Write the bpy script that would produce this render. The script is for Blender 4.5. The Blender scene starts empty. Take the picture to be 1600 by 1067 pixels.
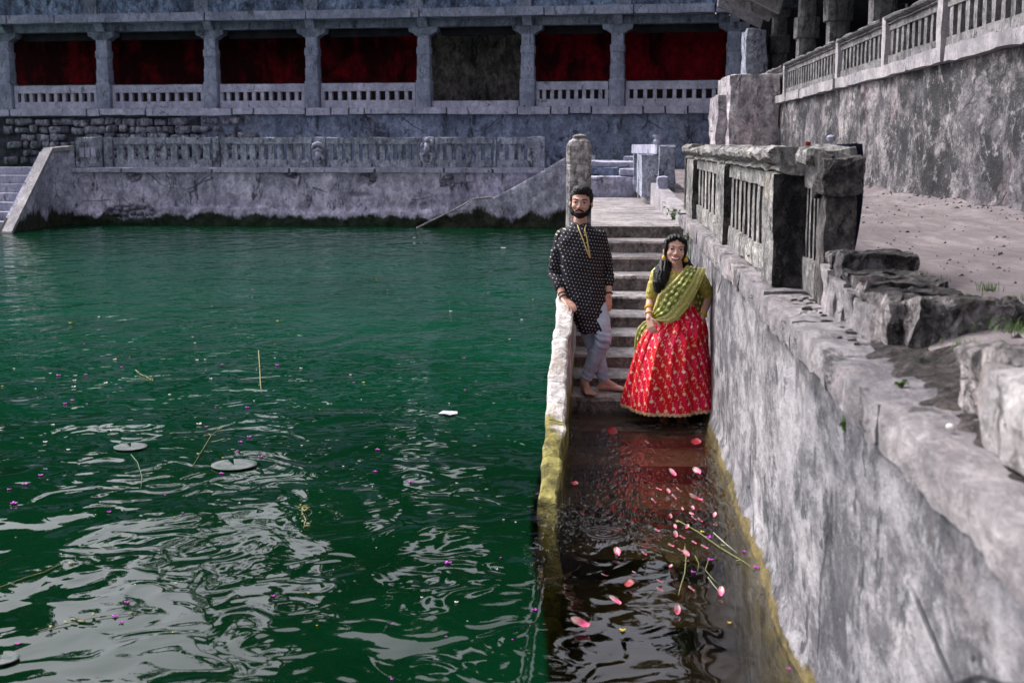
import bpy, bmesh, math, random
from mathutils import Vector, Matrix, Euler, noise
R = math.radians
rnd = random.Random(7)
S = bpy.context.scene
COL = S.collection

# ---------------------------------------------------------------- camera
F = 2000.0                       # focal length in pixels of the 1600 px wide picture
PITCH = math.atan(305.5 / F)
YAW = math.atan(149 * math.cos(PITCH) / F)
CAMZ = 2.2
cd = bpy.data.cameras.new('camera'); cam = bpy.data.objects.new('camera', cd); COL.objects.link(cam)
cam.location = (0, 0, CAMZ)
cam.rotation_euler = (math.pi / 2 - PITCH, 0, YAW)
cd.sensor_width = 36; cd.lens = 36 * F / 1600
cd.clip_start = 0.05; cd.clip_end = 1500
cd.dof.use_dof = True; cd.dof.focus_distance = 10.9; cd.dof.aperture_fstop = 4.0
S.camera = cam

# ---------------------------------------------------------------- sky and sun (bright overcast)
SUN_EL, SUN_AZ = 48, 298         # compass degrees from +y, clockwise: beyond the pond, to the left
W = bpy.data.worlds.new("World"); S.world = W; W.use_nodes = True
nt = W.node_tree; nt.nodes.clear()
sky = nt.nodes.new('ShaderNodeTexSky'); sky.sky_type = 'NISHITA'; sky.sun_disc = False
sky.sun_elevation = R(SUN_EL); sky.sun_rotation = R(SUN_AZ); sky.air_density = 1.0; sky.dust_density = 6.0; sky.ozone_density = 1.0
bw = nt.nodes.new('ShaderNodeRGBToBW'); mixw = nt.nodes.new('ShaderNodeMix'); mixw.data_type = 'RGBA'; mixw.inputs[0].default_value = 0.82
bg = nt.nodes.new('ShaderNodeBackground'); bg.inputs[1].default_value = 0.15
wo = nt.nodes.new('ShaderNodeOutputWorld')
tintw = nt.nodes.new('ShaderNodeMix'); tintw.data_type = 'RGBA'; tintw.blend_type = 'MULTIPLY'; tintw.inputs[0].default_value = 1; tintw.inputs[7].default_value = (1.0, .98, 1.04, 1)
nt.links.new(sky.outputs[0], bw.inputs[0]); nt.links.new(sky.outputs[0], mixw.inputs[6]); nt.links.new(bw.outputs[0], mixw.inputs[7])
nt.links.new(mixw.outputs[2], tintw.inputs[6]); nt.links.new(tintw.outputs[2], bg.inputs[0]); nt.links.new(bg.outputs[0], wo.inputs[0])
sd = bpy.data.lights.new('sun', 'SUN'); sd.energy = 1.35; sd.angle = R(14); sd.color = (1, .96, .9)
sun = bpy.data.objects.new('sun', sd); COL.objects.link(sun)
az, el = R(SUN_AZ), R(SUN_EL)
sdir = Vector((math.sin(az) * math.cos(el), math.cos(az) * math.cos(el), math.sin(el)))
sun.rotation_euler = sdir.to_track_quat('Z', 'Y').to_euler()
S.view_settings.view_transform = 'Standard'; S.view_settings.look = 'None'
S.view_settings.gamma = 1; S.view_settings.use_curve_mapping = False
S.view_settings.exposure = 1.15
S.cycles.max_bounces = 8; S.cycles.transparent_max_bounces = 12

# ---------------------------------------------------------------- placing by measurement
_CR = Euler((math.pi / 2 - PITCH, 0, YAW)).to_matrix()
def ray(px, py): return (_CR @ Vector(((px - 800) / F, -(py - 533.5) / F, -1)))
def W3(px, py, D):                     # the point at depth D (world y)
    r = ray(px, py); return Vector((0, 0, CAMZ)) + r * (D / r.y)
def HZ(px, py, z):                     # the point on a level plane
    r = ray(px, py); return Vector((0, 0, CAMZ)) + r * ((z - CAMZ) / r.z)
def HV(px, py, A, B):                  # the point on the upright plane through A and B
    r = ray(px, py); n = Vector((-(B[1] - A[1]), B[0] - A[0], 0))
    t = n.dot(Vector((A[0], A[1], 0)) - Vector((0, 0, 0))) / n.dot(Vector((r.x, r.y, 0)))
    return Vector((0, 0, CAMZ)) + r * t

# ---------------------------------------------------------------- materials
class NB:
    def __init__(s, name, rough=.85):
        s.m = bpy.data.materials.new(name); s.m.use_nodes = True; s.t = s.m.node_tree
        s.p = s.t.nodes['Principled BSDF']; s.p.inputs['Roughness'].default_value = rough
        s.out = s.t.nodes['Material Output']
    def n(s, typ, **kw):
        q = s.t.nodes.new(typ)
        for k, v in kw.items(): setattr(q, k, v)
        return q
    def l(s, a, b): s.t.links.new(a, b)
    def setin(s, sock, v):
        if isinstance(v, bpy.types.NodeSocket): s.l(v, sock)
        elif isinstance(v, (tuple, list)) and len(v) == 3 and sock.type == 'RGBA': sock.default_value = (*v, 1)
        else: sock.default_value = v
    def pos(s, obj=False):
        if obj: return s.n('ShaderNodeTexCoord').outputs['Object']
        return s.n('ShaderNodeNewGeometry').outputs['Position']
    def scale(s, v, sc, rot=(0, 0, 0), loc=(0, 0, 0)):
        q = s.n('ShaderNodeMapping'); s.l(v, q.inputs[0]); q.inputs['Scale'].default_value = sc
        q.inputs['Rotation'].default_value = rot; q.inputs['Location'].default_value = loc; return q.outputs[0]
    def noise(s, v, sc, det=6, rough=.6, dist=0):
        q = s.n('ShaderNodeTexNoise'); s.l(v, q.inputs['Vector']); q.inputs['Scale'].default_value = sc
        q.inputs['Detail'].default_value = det; q.inputs['Roughness'].default_value = rough; q.inputs['Distortion'].default_value = dist
        return q.outputs['Fac']
    def voro(s, v, sc, feat='F1', rand=1.0):
        q = s.n('ShaderNodeTexVoronoi', feature=feat); s.l(v, q.inputs['Vector']); q.inputs['Scale'].default_value = sc
        q.inputs['Randomness'].default_value = rand; return q
    def ramp(s, f, a, b, lo=0.0, hi=1.0):       # smooth step from lo at a to hi at b
        q = s.n('ShaderNodeMapRange', interpolation_type='SMOOTHSTEP'); s.setin(q.inputs[0], f)
        q.inputs[1].default_value = a; q.inputs[2].default_value = b; q.inputs[3].default_value = lo; q.inputs[4].default_value = hi
        return q.outputs[0]
    def m2(s, op, a, b=0.0, c=0.0):
        q = s.n('ShaderNodeMath', operation=op); s.setin(q.inputs[0], a); s.setin(q.inputs[1], b)
        if op in ('MULTIPLY_ADD',): s.setin(q.inputs[2], c)
        return q.outputs[0]
    def mix(s, f, a, b, mode='MIX'):
        q = s.n('ShaderNodeMix', data_type='RGBA', blend_type=mode); s.setin(q.inputs[0], f); s.setin(q.inputs[6], a); s.setin(q.inputs[7], b)
        return q.outputs[2]
    def sep(s, v):
        q = s.n('ShaderNodeSeparateXYZ'); s.l(v, q.inputs[0]); return q.outputs
    def bump(s, h, strength=.5, dist=.02, prev=None):
        q = s.n('ShaderNodeBump'); s.l(h, q.inputs['Height']); q.inputs['Strength'].default_value = strength; q.inputs['Distance'].default_value = dist
        if prev: s.l(prev, q.inputs['Normal'])
        return q.outputs[0]
    def fin(s, col, nrm=None, rough=None, metal=None, spec=.3):
        s.setin(s.p.inputs['Base Color'], col)
        if nrm is not None: s.l(nrm, s.p.inputs['Normal'])
        if rough is not None: s.setin(s.p.inputs['Roughness'], rough)
        if metal is not None: s.setin(s.p.inputs['Metallic'], metal)
        s.p.inputs['Specular IOR Level'].default_value = spec
        return s.m

def stone(name, light, mid, dark, grime=.5, streak=.5, sc=1.0, moss=None, mosscol=(.03, .04, .015), warm=None, bump=.6, bdist=.02, fine=.5, tide=None, fleck=0, con=1.0, ys=1.0):
    """weathered plaster or stone: light and mid tone patches, black grime, rain streaks, growth near the water"""
    dk = .95 if name.startswith('far') else (1.15 if 'cheek' in name else .9 if 'step' in name else .62)
    light, mid, dark = [tuple(x * dk for x in q) for q in (light, mid, dark)]
    warm = tuple(x * dk for x in warm) if warm else None
    b = NB(name); P0 = b.pos(); P = b.scale(P0, (1, ys, 1)) if ys != 1 else P0
    n1 = b.noise(P, 1.1 * sc, 5, .65, .3)
    c = b.mix(b.ramp(n1, .35, .65), mid, light)
    if warm:
        nw = b.noise(b.scale(P, (1, 1, .5), loc=(5, 3, 1)), 1.7 * sc, 5, .6)
        c = b.mix(b.ramp(nw, .56, .7, 0, .75), c, warm)
    n3 = b.noise(P, 14 * sc, 5, .75)
    c = b.mix(b.ramp(n3, .40, .60, fine, 0), c, tuple(x * .35 for x in mid))
    n2 = b.noise(b.scale(P, (1, 1, .30), loc=(3, 7, 0)), 5.5 * sc, 5, .72, .2)
    c = b.mix(b.ramp(n2, .62 - .16 * streak, .70 - .10 * streak, 0, .85), c, dark)
    n4 = b.noise(b.scale(P, (1, 1, .6), loc=(1, 9, 4)), 1.6 * sc, 6, .78, .4)
    c = b.mix(b.ramp(n4, .66 - .2 * grime, .74 - .2 * grime, 0, .9), c, dark)
    n5 = b.noise(P, 45 * sc, 2, .7)
    c = b.mix(b.ramp(n5, .56, .68, 0, .45), c, light)
    n6 = b.noise(b.scale(P, (1, 1, .7), loc=(4, 2, 7)), 5.0 * sc, 7, .80, .2)
    c = b.mix(con, c, b.mix(b.ramp(n6, .40, .60), (.36, .36, .38), (1.18, 1.17, 1.16)), 'MULTIPLY')
    n7 = b.noise(b.scale(P, (1, 1, .5), loc=(14, 6, 2)), .75 * sc, 6, .7, .3)
    c = b.mix(min(1, con * 1.2), c, b.mix(b.ramp(n7, .38, .60), (.50, .51, .54), (1.15, 1.14, 1.12)), 'MULTIPLY')
    cr = b.voro(b.mix(.16, b.scale(P, (1, 1, .8)), b.n('ShaderNodeTexNoise').outputs['Color']), 1.5 * sc, 'DISTANCE_TO_EDGE')
    crack = b.m2('MULTIPLY', b.ramp(cr.outputs['Distance'], .004, .016, 1, 0), b.ramp(b.noise(P, 1.1 * sc, 4, .6), .50, .58))
    c = b.mix(b.m2('MULTIPLY', crack, .8), c, dark)
    if fleck:
        nf = b.noise(b.scale(P, (1, 1, .38), loc=(2, 8, 5)), 13 * sc, 4, .7)
        gate = b.ramp(b.noise(P, 1.8 * sc, 5, .6), .38, .6)
        c = b.mix(b.m2('MULTIPLY', b.ramp(nf, .57, .63, 0, fleck), gate), c, dark)
        nf2 = b.noise(b.scale(P, (1, 1, .6), loc=(9, 1, 5)), 8 * sc, 5, .75)
        c = b.mix(b.ramp(nf2, .56, .66, 0, .6), c, light)
    if moss is not None:
        z = b.sep(P)[2]
        nz = b.noise(b.scale(P, (1, 1, .4)), 1.3 if tide is None else tide, 8, .7)
        zz = b.m2('SUBTRACT', z, b.m2('MULTIPLY', b.m2('SUBTRACT', nz, .5), moss * 3.4))
        k = b.ramp(zz, moss * .75, moss * 1.15, 1, 0)
        mc = b.mix(b.ramp(b.noise(P, 9, 6, .7), .4, .62), mosscol, tuple(x * .35 for x in mosscol))
        c = b.mix(k, c, mc)
    h = b.m2('ADD', b.m2('MULTIPLY', n3, .6), b.m2('MULTIPLY', n1, .8))
    h = b.m2('ADD', h, b.m2('MULTIPLY', n6, .8)); h = b.m2('SUBTRACT', h, b.m2('MULTIPLY', crack, .5))
    nr = b.bump(h, bump, bdist)
    return b.fin(c, nr, b.ramp(n3, .3, .7, .75, .95), spec=.25)

def plain(name, col, rough=.6, spec=.3, var=.15, sc=30, bump=0, obj=False):
    b = NB(name, rough); P = b.pos(obj)
    n = b.noise(P, sc, 5, .6)
    c = b.mix(b.ramp(n, .35, .65), tuple(x * (1 - var) for x in col), tuple(min(1, x * (1 + var)) for x in col))
    nr = b.bump(n, bump, .005) if bump else None
    return b.fin(c, nr, rough, spec=spec)

MAT = {}
MAT['wall_near'] = stone('near_wall_plaster', (.47, .46, .485), (.34, .335, .355), (.06, .065, .075), grime=.45, streak=.2, sc=1.0, fleck=.9, moss=.055, mosscol=(.13, .10, .035), warm=(.40, .34, .33), bump=.7, bdist=.03, fine=.35, tide=6, ys=.42)
MAT['coping_near'] = stone('near_coping_stone', (.50, .47, .48), (.36, .335, .35), (.07, .065, .065), grime=.42, streak=.3, sc=1.6, warm=(.42, .29, .28), bump=.8, bdist=.02, fine=.4, ys=.5, con=.6)
MAT['bal_near'] = stone('near_balustrade_stone', (.66, .64, .61), (.42, .41, .40), (.035, .035, .038), grime=.55, streak=.55, sc=2.2, warm=(.48, .40, .30), bump=.9, bdist=.02, fine=.75, ys=.5, con=.7)
MAT['dark_stone'] = stone('dark_weathered_and_shaded_stone', (.32, .29, .285), (.13, .12, .118), (.015, .015, .016), grime=.75, streak=.6, sc=2.4, warm=(.16, .11, .06), bump=1, bdist=.03, fine=.6)  # dark stones, and the painted shade on baluster and post ends
MAT['rubble_near'] = stone('parapet_rubble_stone', (.60, .56, .56), (.36, .33, .335), (.04, .037, .038), grime=.6, streak=.6, sc=2.4, warm=(.30, .2, .18), bump=1, bdist=.03, fine=.5)
MAT['white_stone'] = stone('limewashed_stone', (.66, .63, .63), (.50, .47, .47), (.09, .08, .075), grime=.3, streak=.5, sc=2.2, warm=(.46, .33, .25), bump=.8, bdist=.02, fine=.3, con=.5)
MAT['cheek'] = stone('limewashed_cheek_wall', (.80, .76, .74), (.62, .56, .52), (.13, .10, .05), grime=.35, streak=.25, sc=2.4, moss=.30, mosscol=(.34, .30, .09), warm=(.55, .42, .33), bump=1, bdist=.035, fine=.35, tide=3, con=.5)
MAT['step'] = stone('step_stone', (.47, .435, .435), (.33, .30, .30), (.07, .06, .055), grime=.35, streak=.2, sc=1.5, bump=.7, bdist=.02, fine=.4, con=.6)
MAT['riser'] = stone('step_riser_stone', (.42, .36, .34), (.28, .235, .22), (.08, .07, .06), grime=.5, streak=.3, sc=2, bump=.8, bdist=.02, fine=.6, con=.6)
MAT['upper_wall'] = stone('upper_wall_plaster', (.50, .47, .49), (.33, .315, .33), (.035, .038, .045), grime=1.0, streak=.5, sc=1.1, fleck=.95, warm=(.48, .34, .37), bump=.7, bdist=.03, fine=.65, ys=.40)
MAT['upper_coping'] = stone('upper_coping_stone', (.60, .57, .60), (.48, .455, .48), (.09, .09, .1), grime=.2, streak=.2, sc=1.2, bump=.5, bdist=.015, fine=.3, ys=.5, con=.45)
MAT['upper_bal'] = stone('upper_balustrade_stone', (.46, .45, .46), (.32, .31, .32), (.05, .05, .055), grime=.5, streak=.6, sc=1.8, bump=.7, bdist=.02, fine=.5, ys=.6, con=.6)
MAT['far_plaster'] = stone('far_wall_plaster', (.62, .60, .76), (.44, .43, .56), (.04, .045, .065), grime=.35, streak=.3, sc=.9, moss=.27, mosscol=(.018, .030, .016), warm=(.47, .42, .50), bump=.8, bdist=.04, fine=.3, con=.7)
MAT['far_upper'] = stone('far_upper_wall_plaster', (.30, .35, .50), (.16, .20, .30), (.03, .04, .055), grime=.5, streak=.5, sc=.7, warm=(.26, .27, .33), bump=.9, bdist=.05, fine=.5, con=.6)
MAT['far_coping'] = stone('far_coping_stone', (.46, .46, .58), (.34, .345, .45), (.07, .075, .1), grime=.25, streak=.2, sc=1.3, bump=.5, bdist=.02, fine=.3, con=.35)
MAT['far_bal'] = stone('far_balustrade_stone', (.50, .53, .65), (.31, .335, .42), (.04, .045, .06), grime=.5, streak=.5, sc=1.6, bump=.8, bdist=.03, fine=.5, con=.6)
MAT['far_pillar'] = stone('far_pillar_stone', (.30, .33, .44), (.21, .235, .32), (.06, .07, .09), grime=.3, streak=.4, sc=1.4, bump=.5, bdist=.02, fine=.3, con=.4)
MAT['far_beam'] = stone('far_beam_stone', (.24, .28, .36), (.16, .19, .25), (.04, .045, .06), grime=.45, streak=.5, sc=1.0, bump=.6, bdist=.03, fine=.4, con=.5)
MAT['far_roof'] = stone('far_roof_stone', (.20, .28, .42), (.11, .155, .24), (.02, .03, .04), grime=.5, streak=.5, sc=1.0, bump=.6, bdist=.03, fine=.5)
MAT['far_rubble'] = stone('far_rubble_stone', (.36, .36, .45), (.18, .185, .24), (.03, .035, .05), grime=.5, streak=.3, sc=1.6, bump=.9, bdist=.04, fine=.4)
MAT['far_mortar'] = plain('dark_rubble_joint', (.035, .038, .05), .95, .1, .4, 6)
MAT['grey_back'] = stone('bare_back_wall', (.34, .31, .29), (.20, .185, .18), (.015, .015, .018), grime=.45, streak=.6, sc=.8, bump=.4, fine=.4)
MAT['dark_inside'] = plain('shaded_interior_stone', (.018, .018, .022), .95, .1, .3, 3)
def redmat():
    b = NB('red_painted_plaster', .9); P = b.pos()
    n = b.noise(b.scale(P, (1, 1, .7)), .9, 9, .72, .5)
    st = b.noise(b.scale(P, (1, 1, .12)), 2.0, 8, .65)
    f = b.m2('ADD', b.m2('MULTIPLY', n, .65), b.m2('MULTIPLY', st, .35))
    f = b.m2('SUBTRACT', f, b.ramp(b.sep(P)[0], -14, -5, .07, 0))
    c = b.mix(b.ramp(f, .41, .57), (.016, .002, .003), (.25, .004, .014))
    n2 = b.noise(P, 6, 8, .7)
    c = b.mix(b.ramp(n2, .45, .62, .55, 0), c, (.03, .003, .006))
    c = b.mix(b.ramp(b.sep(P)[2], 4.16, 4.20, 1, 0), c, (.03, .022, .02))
    return b.fin(c, b.bump(n2, .3, .02), .9, spec=.1)
MAT['red'] = redmat()
def dirt():
    b = NB('trodden_dirt', .95); P = b.pos()
    n = b.noise(P, .9, 8, .7); n2 = b.noise(b.scale(P, (1, .3, 1)), 7, 8, .75); n3 = b.noise(P, 60, 5, .7)
    c = b.mix(b.ramp(n, .35, .65), (.155, .135, .14), (.25, .22, .225))
    c = b.mix(b.ramp(n2, .42, .6, .55, 0), c, (.11, .095, .10))
    c = b.mix(b.ramp(n3, .60, .68, 0, .7), c, (.12, .10, .10))
    return b.fin(c, b.bump(b.m2('ADD', n2, b.m2('MULTIPLY', n3, .3)), .7, .03), .95, spec=.1)
MAT['dirt'] = dirt()
MAT['gravel'] = plain('dusty_gravel', (.13, .11, .115), .95, .1, .5, 9)
MAT['debris'] = stone('dark_crumbled_earth', (.26, .22, .21), (.13, .11, .105), (.03, .028, .028), grime=.6, streak=.1, sc=5, bump=1, bdist=.03, fine=.7)
MAT['leaf'] = plain('weed_leaf', (.06, .12, .02), .6, .3, .35, 40)
MAT['leaf_dark'] = plain('dark_weed_leaf', (.035, .09, .03), .6, .3, .35, 40)
MAT['tree_leaf'] = plain('tree_leaf', (.05, .075, .02), .6, .3, .4, 1)
MAT['bark'] = plain('tree_bark', (.09, .07, .05), .9, .2, .3, 8, .5)

# ---------------------------------------------------------------- objects
def tag(o, label=None, cat=None, group=None, kind=None):
    if label: o['label'] = label
    if cat: o['category'] = cat
    if group: o['group'] = group
    if kind: o['kind'] = kind
    return o
def empty(name, loc, label, cat, group=None):
    o = bpy.data.objects.new(name, None); COL.objects.link(o); o.location = loc; o.empty_display_size = .2
    return tag(o, label, cat, group)
def wloc(o):
    v = Vector(o.location)
    while o.parent: o = o.parent; v = v + Vector(o.location)
    return v
def mesh(name, vs, fs, mat, smooth=False, uvs=None):
    me = bpy.data.meshes.new(name); me.from_pydata([tuple(v) for v in vs], [], fs); me.validate(); me.update()
    for mt in (mat if isinstance(mat, (list, tuple)) else [mat]):
        me.materials.append(MAT[mt] if isinstance(mt, str) else mt)
    if smooth: me.polygons.foreach_set('use_smooth', [True] * len(me.polygons))
    return me
def fixn(me):
    bm = bmesh.new(); bm.from_mesh(me); bmesh.ops.recalc_face_normals(bm, faces=bm.faces); bm.to_mesh(me); bm.free(); return me
def place(name, me, loc, parent=None, rotz=0, scale=None):
    o = bpy.data.objects.new(name, me); COL.objects.link(o)
    if parent is not None:
        o.parent = parent; o.location = Vector(loc) - wloc(parent)
    else: o.location = loc
    if rotz: o.rotation_euler = (0, 0, rotz)
    if scale is not None: o.scale = scale
    return o
def add(name, vs, fs, mat, parent=None, smooth=False, recalc=True):
    vs = [Vector(v) for v in vs]; c = sum(vs, Vector()) / len(vs)
    me = mesh(name, [v - c for v in vs], fs, mat, smooth)
    if recalc: fixn(me)
    return place(name, me, c, parent)

def gridbox(sx, sy, sz, cell, maxn=60):
    """closed box centred on the origin with each face cut into cells"""
    nx, ny, nz = [max(1, min(maxn, int(round(s / cell)))) for s in (sx, sy, sz)]
    vid = {}; vs = []; fs = []
    def v(i, j, k):
        if (i, j, k) not in vid:
            vid[(i, j, k)] = len(vs); vs.append(Vector((sx * (i / nx - .5), sy * (j / ny - .5), sz * (k / nz - .5))))
        return vid[(i, j, k)]
    for i in range(nx):
        for j in range(ny):
            fs.append((v(i, j, 0), v(i, j + 1, 0), v(i + 1, j + 1, 0), v(i + 1, j, 0)))
            fs.append((v(i, j, nz), v(i + 1, j, nz), v(i + 1, j + 1, nz), v(i, j + 1, nz)))
    for i in range(nx):
        for k in range(nz):
            fs.append((v(i, 0, k), v(i + 1, 0, k), v(i + 1, 0, k + 1), v(i, 0, k + 1)))
            fs.append((v(i, ny, k), v(i, ny, k + 1), v(i + 1, ny, k + 1), v(i + 1, ny, k)))
    for j in range(ny):
        for k in range(nz):
            fs.append((v(0, j, k), v(0, j, k + 1), v(0, j + 1, k + 1), v(0, j + 1, k)))
            fs.append((v(nx, j, k), v(nx, j + 1, k), v(nx, j + 1, k + 1), v(nx, j, k + 1)))
    return vs, fs
def roughen(vs, amp, sc, seed=0, half=None, rnd_r=0):
    out = []
    for v in vs:
        q = Vector(v)
        if half is not None and rnd_r:            # rounded corners
            h = Vector(half); c = Vector([max(-h[i] + rnd_r, min(h[i] - rnd_r, q[i])) if h[i] > rnd_r else 0 for i in range(3)])
            d = q - c
            if d.length > rnd_r: q = c + d.normalized() * rnd_r
        p = q * sc + Vector((seed * 3.1, seed * 1.7, seed * 5.3))
        q += Vector((noise.noise(p), noise.noise(p + Vector((31, 0, 0))), noise.noise(p + Vector((0, 47, 0))))) * amp
        q += Vector((noise.noise(p * 3.3), noise.noise(p * 3.3 + Vector((31, 0, 0))), noise.noise(p * 3.3 + Vector((0, 47, 0))))) * amp * .4
        out.append(q)
    return out
_seed = [0]
def block(name, x0, x1, y0, y1, z0, z1, mat, parent=None, cell=.12, amp=.012, sc=4, r=.02, rotz=0, smooth=False, tilt=(0, 0)):
    """a weathered stone block given by its world extent"""
    _seed[0] += 1
    s = (abs(x1 - x0), abs(y1 - y0), abs(z1 - z0))
    vs, fs = gridbox(*s, cell)
    vs = roughen(vs, amp, sc, _seed[0] * .37, (s[0] / 2, s[1] / 2, s[2] / 2), r)
    if tilt != (0, 0):
        m = Euler((tilt[0], tilt[1], 0)).to_matrix(); vs = [m @ v for v in vs]
    me = mesh(name, vs, fs, mat, smooth)
    return place(name, me, ((x0 + x1) / 2, (y0 + y1) / 2, (z0 + z1) / 2), parent, rotz)
def prism(name, poly, axis_off, mat, parent=None, smooth=False):
    """polygon of 3-d points pushed along axis_off"""
    n = len(poly); o = Vector(axis_off); vs = [Vector(p) for p in poly] + [Vector(p) + o for p in poly]
    fs = [tuple(range(n)), tuple(range(2 * n - 1, n - 1, -1))] + [(i, (i + 1) % n, n + (i + 1) % n, n + i) for i in range(n)]
    return add(name, vs, fs, mat, parent, smooth)
def tube(pts, rad, seg=6, mats=None, closed=True):
    """tapered tube along points; rad one number, a list, or a list of (rx, ry) pairs"""
    pts = [Vector(p) for p in pts]; n = len(pts)
    rs = rad if isinstance(rad, (list, tuple)) else [rad] * n
    vs = []; fs = []; up = None
    for i, p in enumerate(pts):
        d = (pts[min(i + 1, n - 1)] - pts[max(i - 1, 0)]).normalized()
        if up is None: up = d.cross(Vector((0, 1, 0)) if abs(d.y) < .9 else Vector((1, 0, 0))).normalized()
        up = (up - d * up.dot(d)).normalized(); sd_ = d.cross(up)
        r = rs[i]; rx, ry = r if isinstance(r, (tuple, list)) else (r, r)
        for k in range(seg):
            a = 2 * math.pi * k / seg; vs.append(p + up * math.cos(a) * rx + sd_ * math.sin(a) * ry)
    for i in range(n - 1):
        for k in range(seg):
            fs.append((i * seg + k, i * seg + (k + 1) % seg, (i + 1) * seg + (k + 1) % seg, (i + 1) * seg + k))
    if closed:
        fs.append(tuple(range(seg - 1, -1, -1))); fs.append(tuple((n - 1) * seg + k for k in range(seg)))
    return vs, fs
def join(parts):
    vs = []; fs = []
    for v, f in parts:
        o = len(vs); vs += [Vector(q) for q in v]; fs += [tuple(i + o for i in t) for t in f]
    return vs, fs
# ================================================================ POND
WX = .855                                     # the near wall's face
def watermat():
    b = NB('pond_water', .03); P = b.pos()
    t = b.t; t.nodes.remove(b.p)
    x, y, z = b.sep(P)
    chan = b.m2('MULTIPLY', b.ramp(x, -.36, -.28), b.ramp(y, 10.8, 11.2, 1, 0))       # water over the steps
    big = b.noise(b.scale(P, (1.0, .75, 1)), 1.15, 0, .4, 1.4)
    mid = b.noise(b.scale(P, (1.0, 1.0, 1), loc=(7, 2, 0)), 3.1, .6, .4, 1.8)
    small = b.noise(b.scale(P, (.8, 1.2, 1), loc=(4, 8, 0)), 12, 3, .6, .4)
    crisp = b.noise(b.scale(P, (1, .32, 1), loc=(4, 3, 0)), 20, 2, .55, .5)
    far = b.noise(b.scale(P, (.6, 1.3, 1), loc=(2, 5, 0)), 2.2, 4, .6, .3)
    fy = b.ramp(y, 9, 16)
    patch = b.m2('MULTIPLY', chan, b.m2('MULTIPLY', b.ramp(y, 6.6, 7.6), b.ramp(y, 10.7, 9.8)))
    h = b.m2('MULTIPLY', big, .036)
    h = b.m2('ADD', h, b.m2('MULTIPLY', mid, .0100))
    h = b.m2('ADD', h, b.m2('MULTIPLY', small, .0003))
    h = b.m2('MULTIPLY', h, b.ramp(chan, 0, 1, 1, .55))
    h = b.m2('ADD', h, b.m2('MULTIPLY', far, b.m2('MULTIPLY', fy, .011)))
    loops = b.noise(b.scale(P, (1, .55, 1), loc=(11, 3, 0)), 1.5, 1, .5, 1.6)
    h = b.m2('ADD', h, b.m2('MULTIPLY', loops, b.m2('MULTIPLY', fy, .020)))
    h = b.m2('ADD', h, b.m2('MULTIPLY', crisp, b.m2('MULTIPLY', patch, .018)))
    for (cx, cy, r, a, k) in RINGS:             # rings round a drop
        dx = b.m2('SUBTRACT', x, cx); dy = b.m2('SUBTRACT', y, cy)
        d = b.m2('SQRT', b.m2('ADD', b.m2('MULTIPLY', dx, dx), b.m2('MULTIPLY', dy, dy)))
        w = b.m2('MULTIPLY', b.m2('SINE', b.m2('MULTIPLY', d, k)), b.ramp(d, r * .55, r, a, 0))
        h = b.m2('ADD', h, w)
    q = b.n('ShaderNodeBump'); b.l(h, q.inputs['Height']); q.inputs['Strength'].default_value = 1; q.inputs['Distance'].default_value = 1
    fr = b.n('ShaderNodeFresnel'); fr.inputs[0].default_value = 1.43; b.l(q.outputs[0], fr.inputs['Normal'])
    fac = b.m2('MINIMUM', b.m2('MULTIPLY', fr.outputs[0], 1.0), .60)
    tr = b.n('ShaderNodeBsdfTransparent'); tr.inputs[0].default_value = (.9, .9, .88, 1)
    df = b.n('ShaderNodeBsdfDiffuse'); al = b.noise(P, .35, 5, .6)
    dep = b.m2('MULTIPLY', b.ramp(y, 7, 16), b.ramp(y, 32, 22, .35, 1))
    b.l(b.mix(b.ramp(al, .35, .65), b.mix(dep, (.0006, .0110, .0036), (.0014, .042, .019)), b.mix(dep, (.0008, .0170, .0060), (.002, .056, .027))), df.inputs[0])
    m1 = b.n('ShaderNodeMixShader'); b.l(b.m2('MULTIPLY', b.ramp(b.m2('SUBTRACT', x, b.m2('MULTIPLY', b.ramp(y, 7.7, 4.7), .225)), -.46, -.42, .985, .0), 1.0), m1.inputs[0]); b.l(tr.outputs[0], m1.inputs[1]); b.l(df.outputs[0], m1.inputs[2])
    gl = b.n('ShaderNodeBsdfGlossy'); gl.inputs['Roughness'].default_value = .015; gl.inputs[0].default_value = (.86, .86, .87, 1); b.l(q.outputs[0], gl.inputs['Normal'])
    mx = b.n('ShaderNodeMixShader'); b.l(fac, mx.inputs[0]); b.l(m1.outputs[0], mx.inputs[1]); b.l(gl.outputs[0], mx.inputs[2])
    b.l(mx.outputs[0], b.out.inputs[0])
    vo = b.n('ShaderNodeVolumeAbsorption'); vo.inputs[0].default_value = (.60, .58, .40, 1); vo.inputs[1].default_value = 2.1
    b.l(vo.outputs[0], b.out.inputs[1])
    return b.m
_r = [HZ(945, 832, 0), HZ(1012, 846, 0), HZ(1030, 832, 0), HZ(690, 655, 0), HZ(215, 665, 0), HZ(530, 850, 0), HZ(420, 888, 0)]
RINGS = [(_r[0].x, _r[0].y, .17, .0016, 150), (_r[1].x, _r[1].y, .12, .0009, 170), (_r[2].x, _r[2].y, .10, .0007, 170),
         (_r[3].x, _r[3].y, .3, .0006, 70), (_r[4].x, _r[4].y, .45, .0006, 50), (_r[6].x, _r[6].y, .35, .0010, 48)]
MAT['water'] = watermat()
vs, fs = gridbox(34 + WX + .02, 44, 1.3, 100)
vs = [v + Vector(((-34 + WX + .02) / 2, 15, -.65)) for v in vs]
o = add('water', vs, fs, 'water'); tag(o, kind='structure')
b = NB('pond_bed_silt', .95); P = b.pos(); n = b.noise(P, .5, 4, .6)
MAT['bed'] = b.fin(b.mix(b.ramp(n, .3, .7), (.012, .17, .050), (.020, .24, .085)), None, .95, spec=.05)
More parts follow.
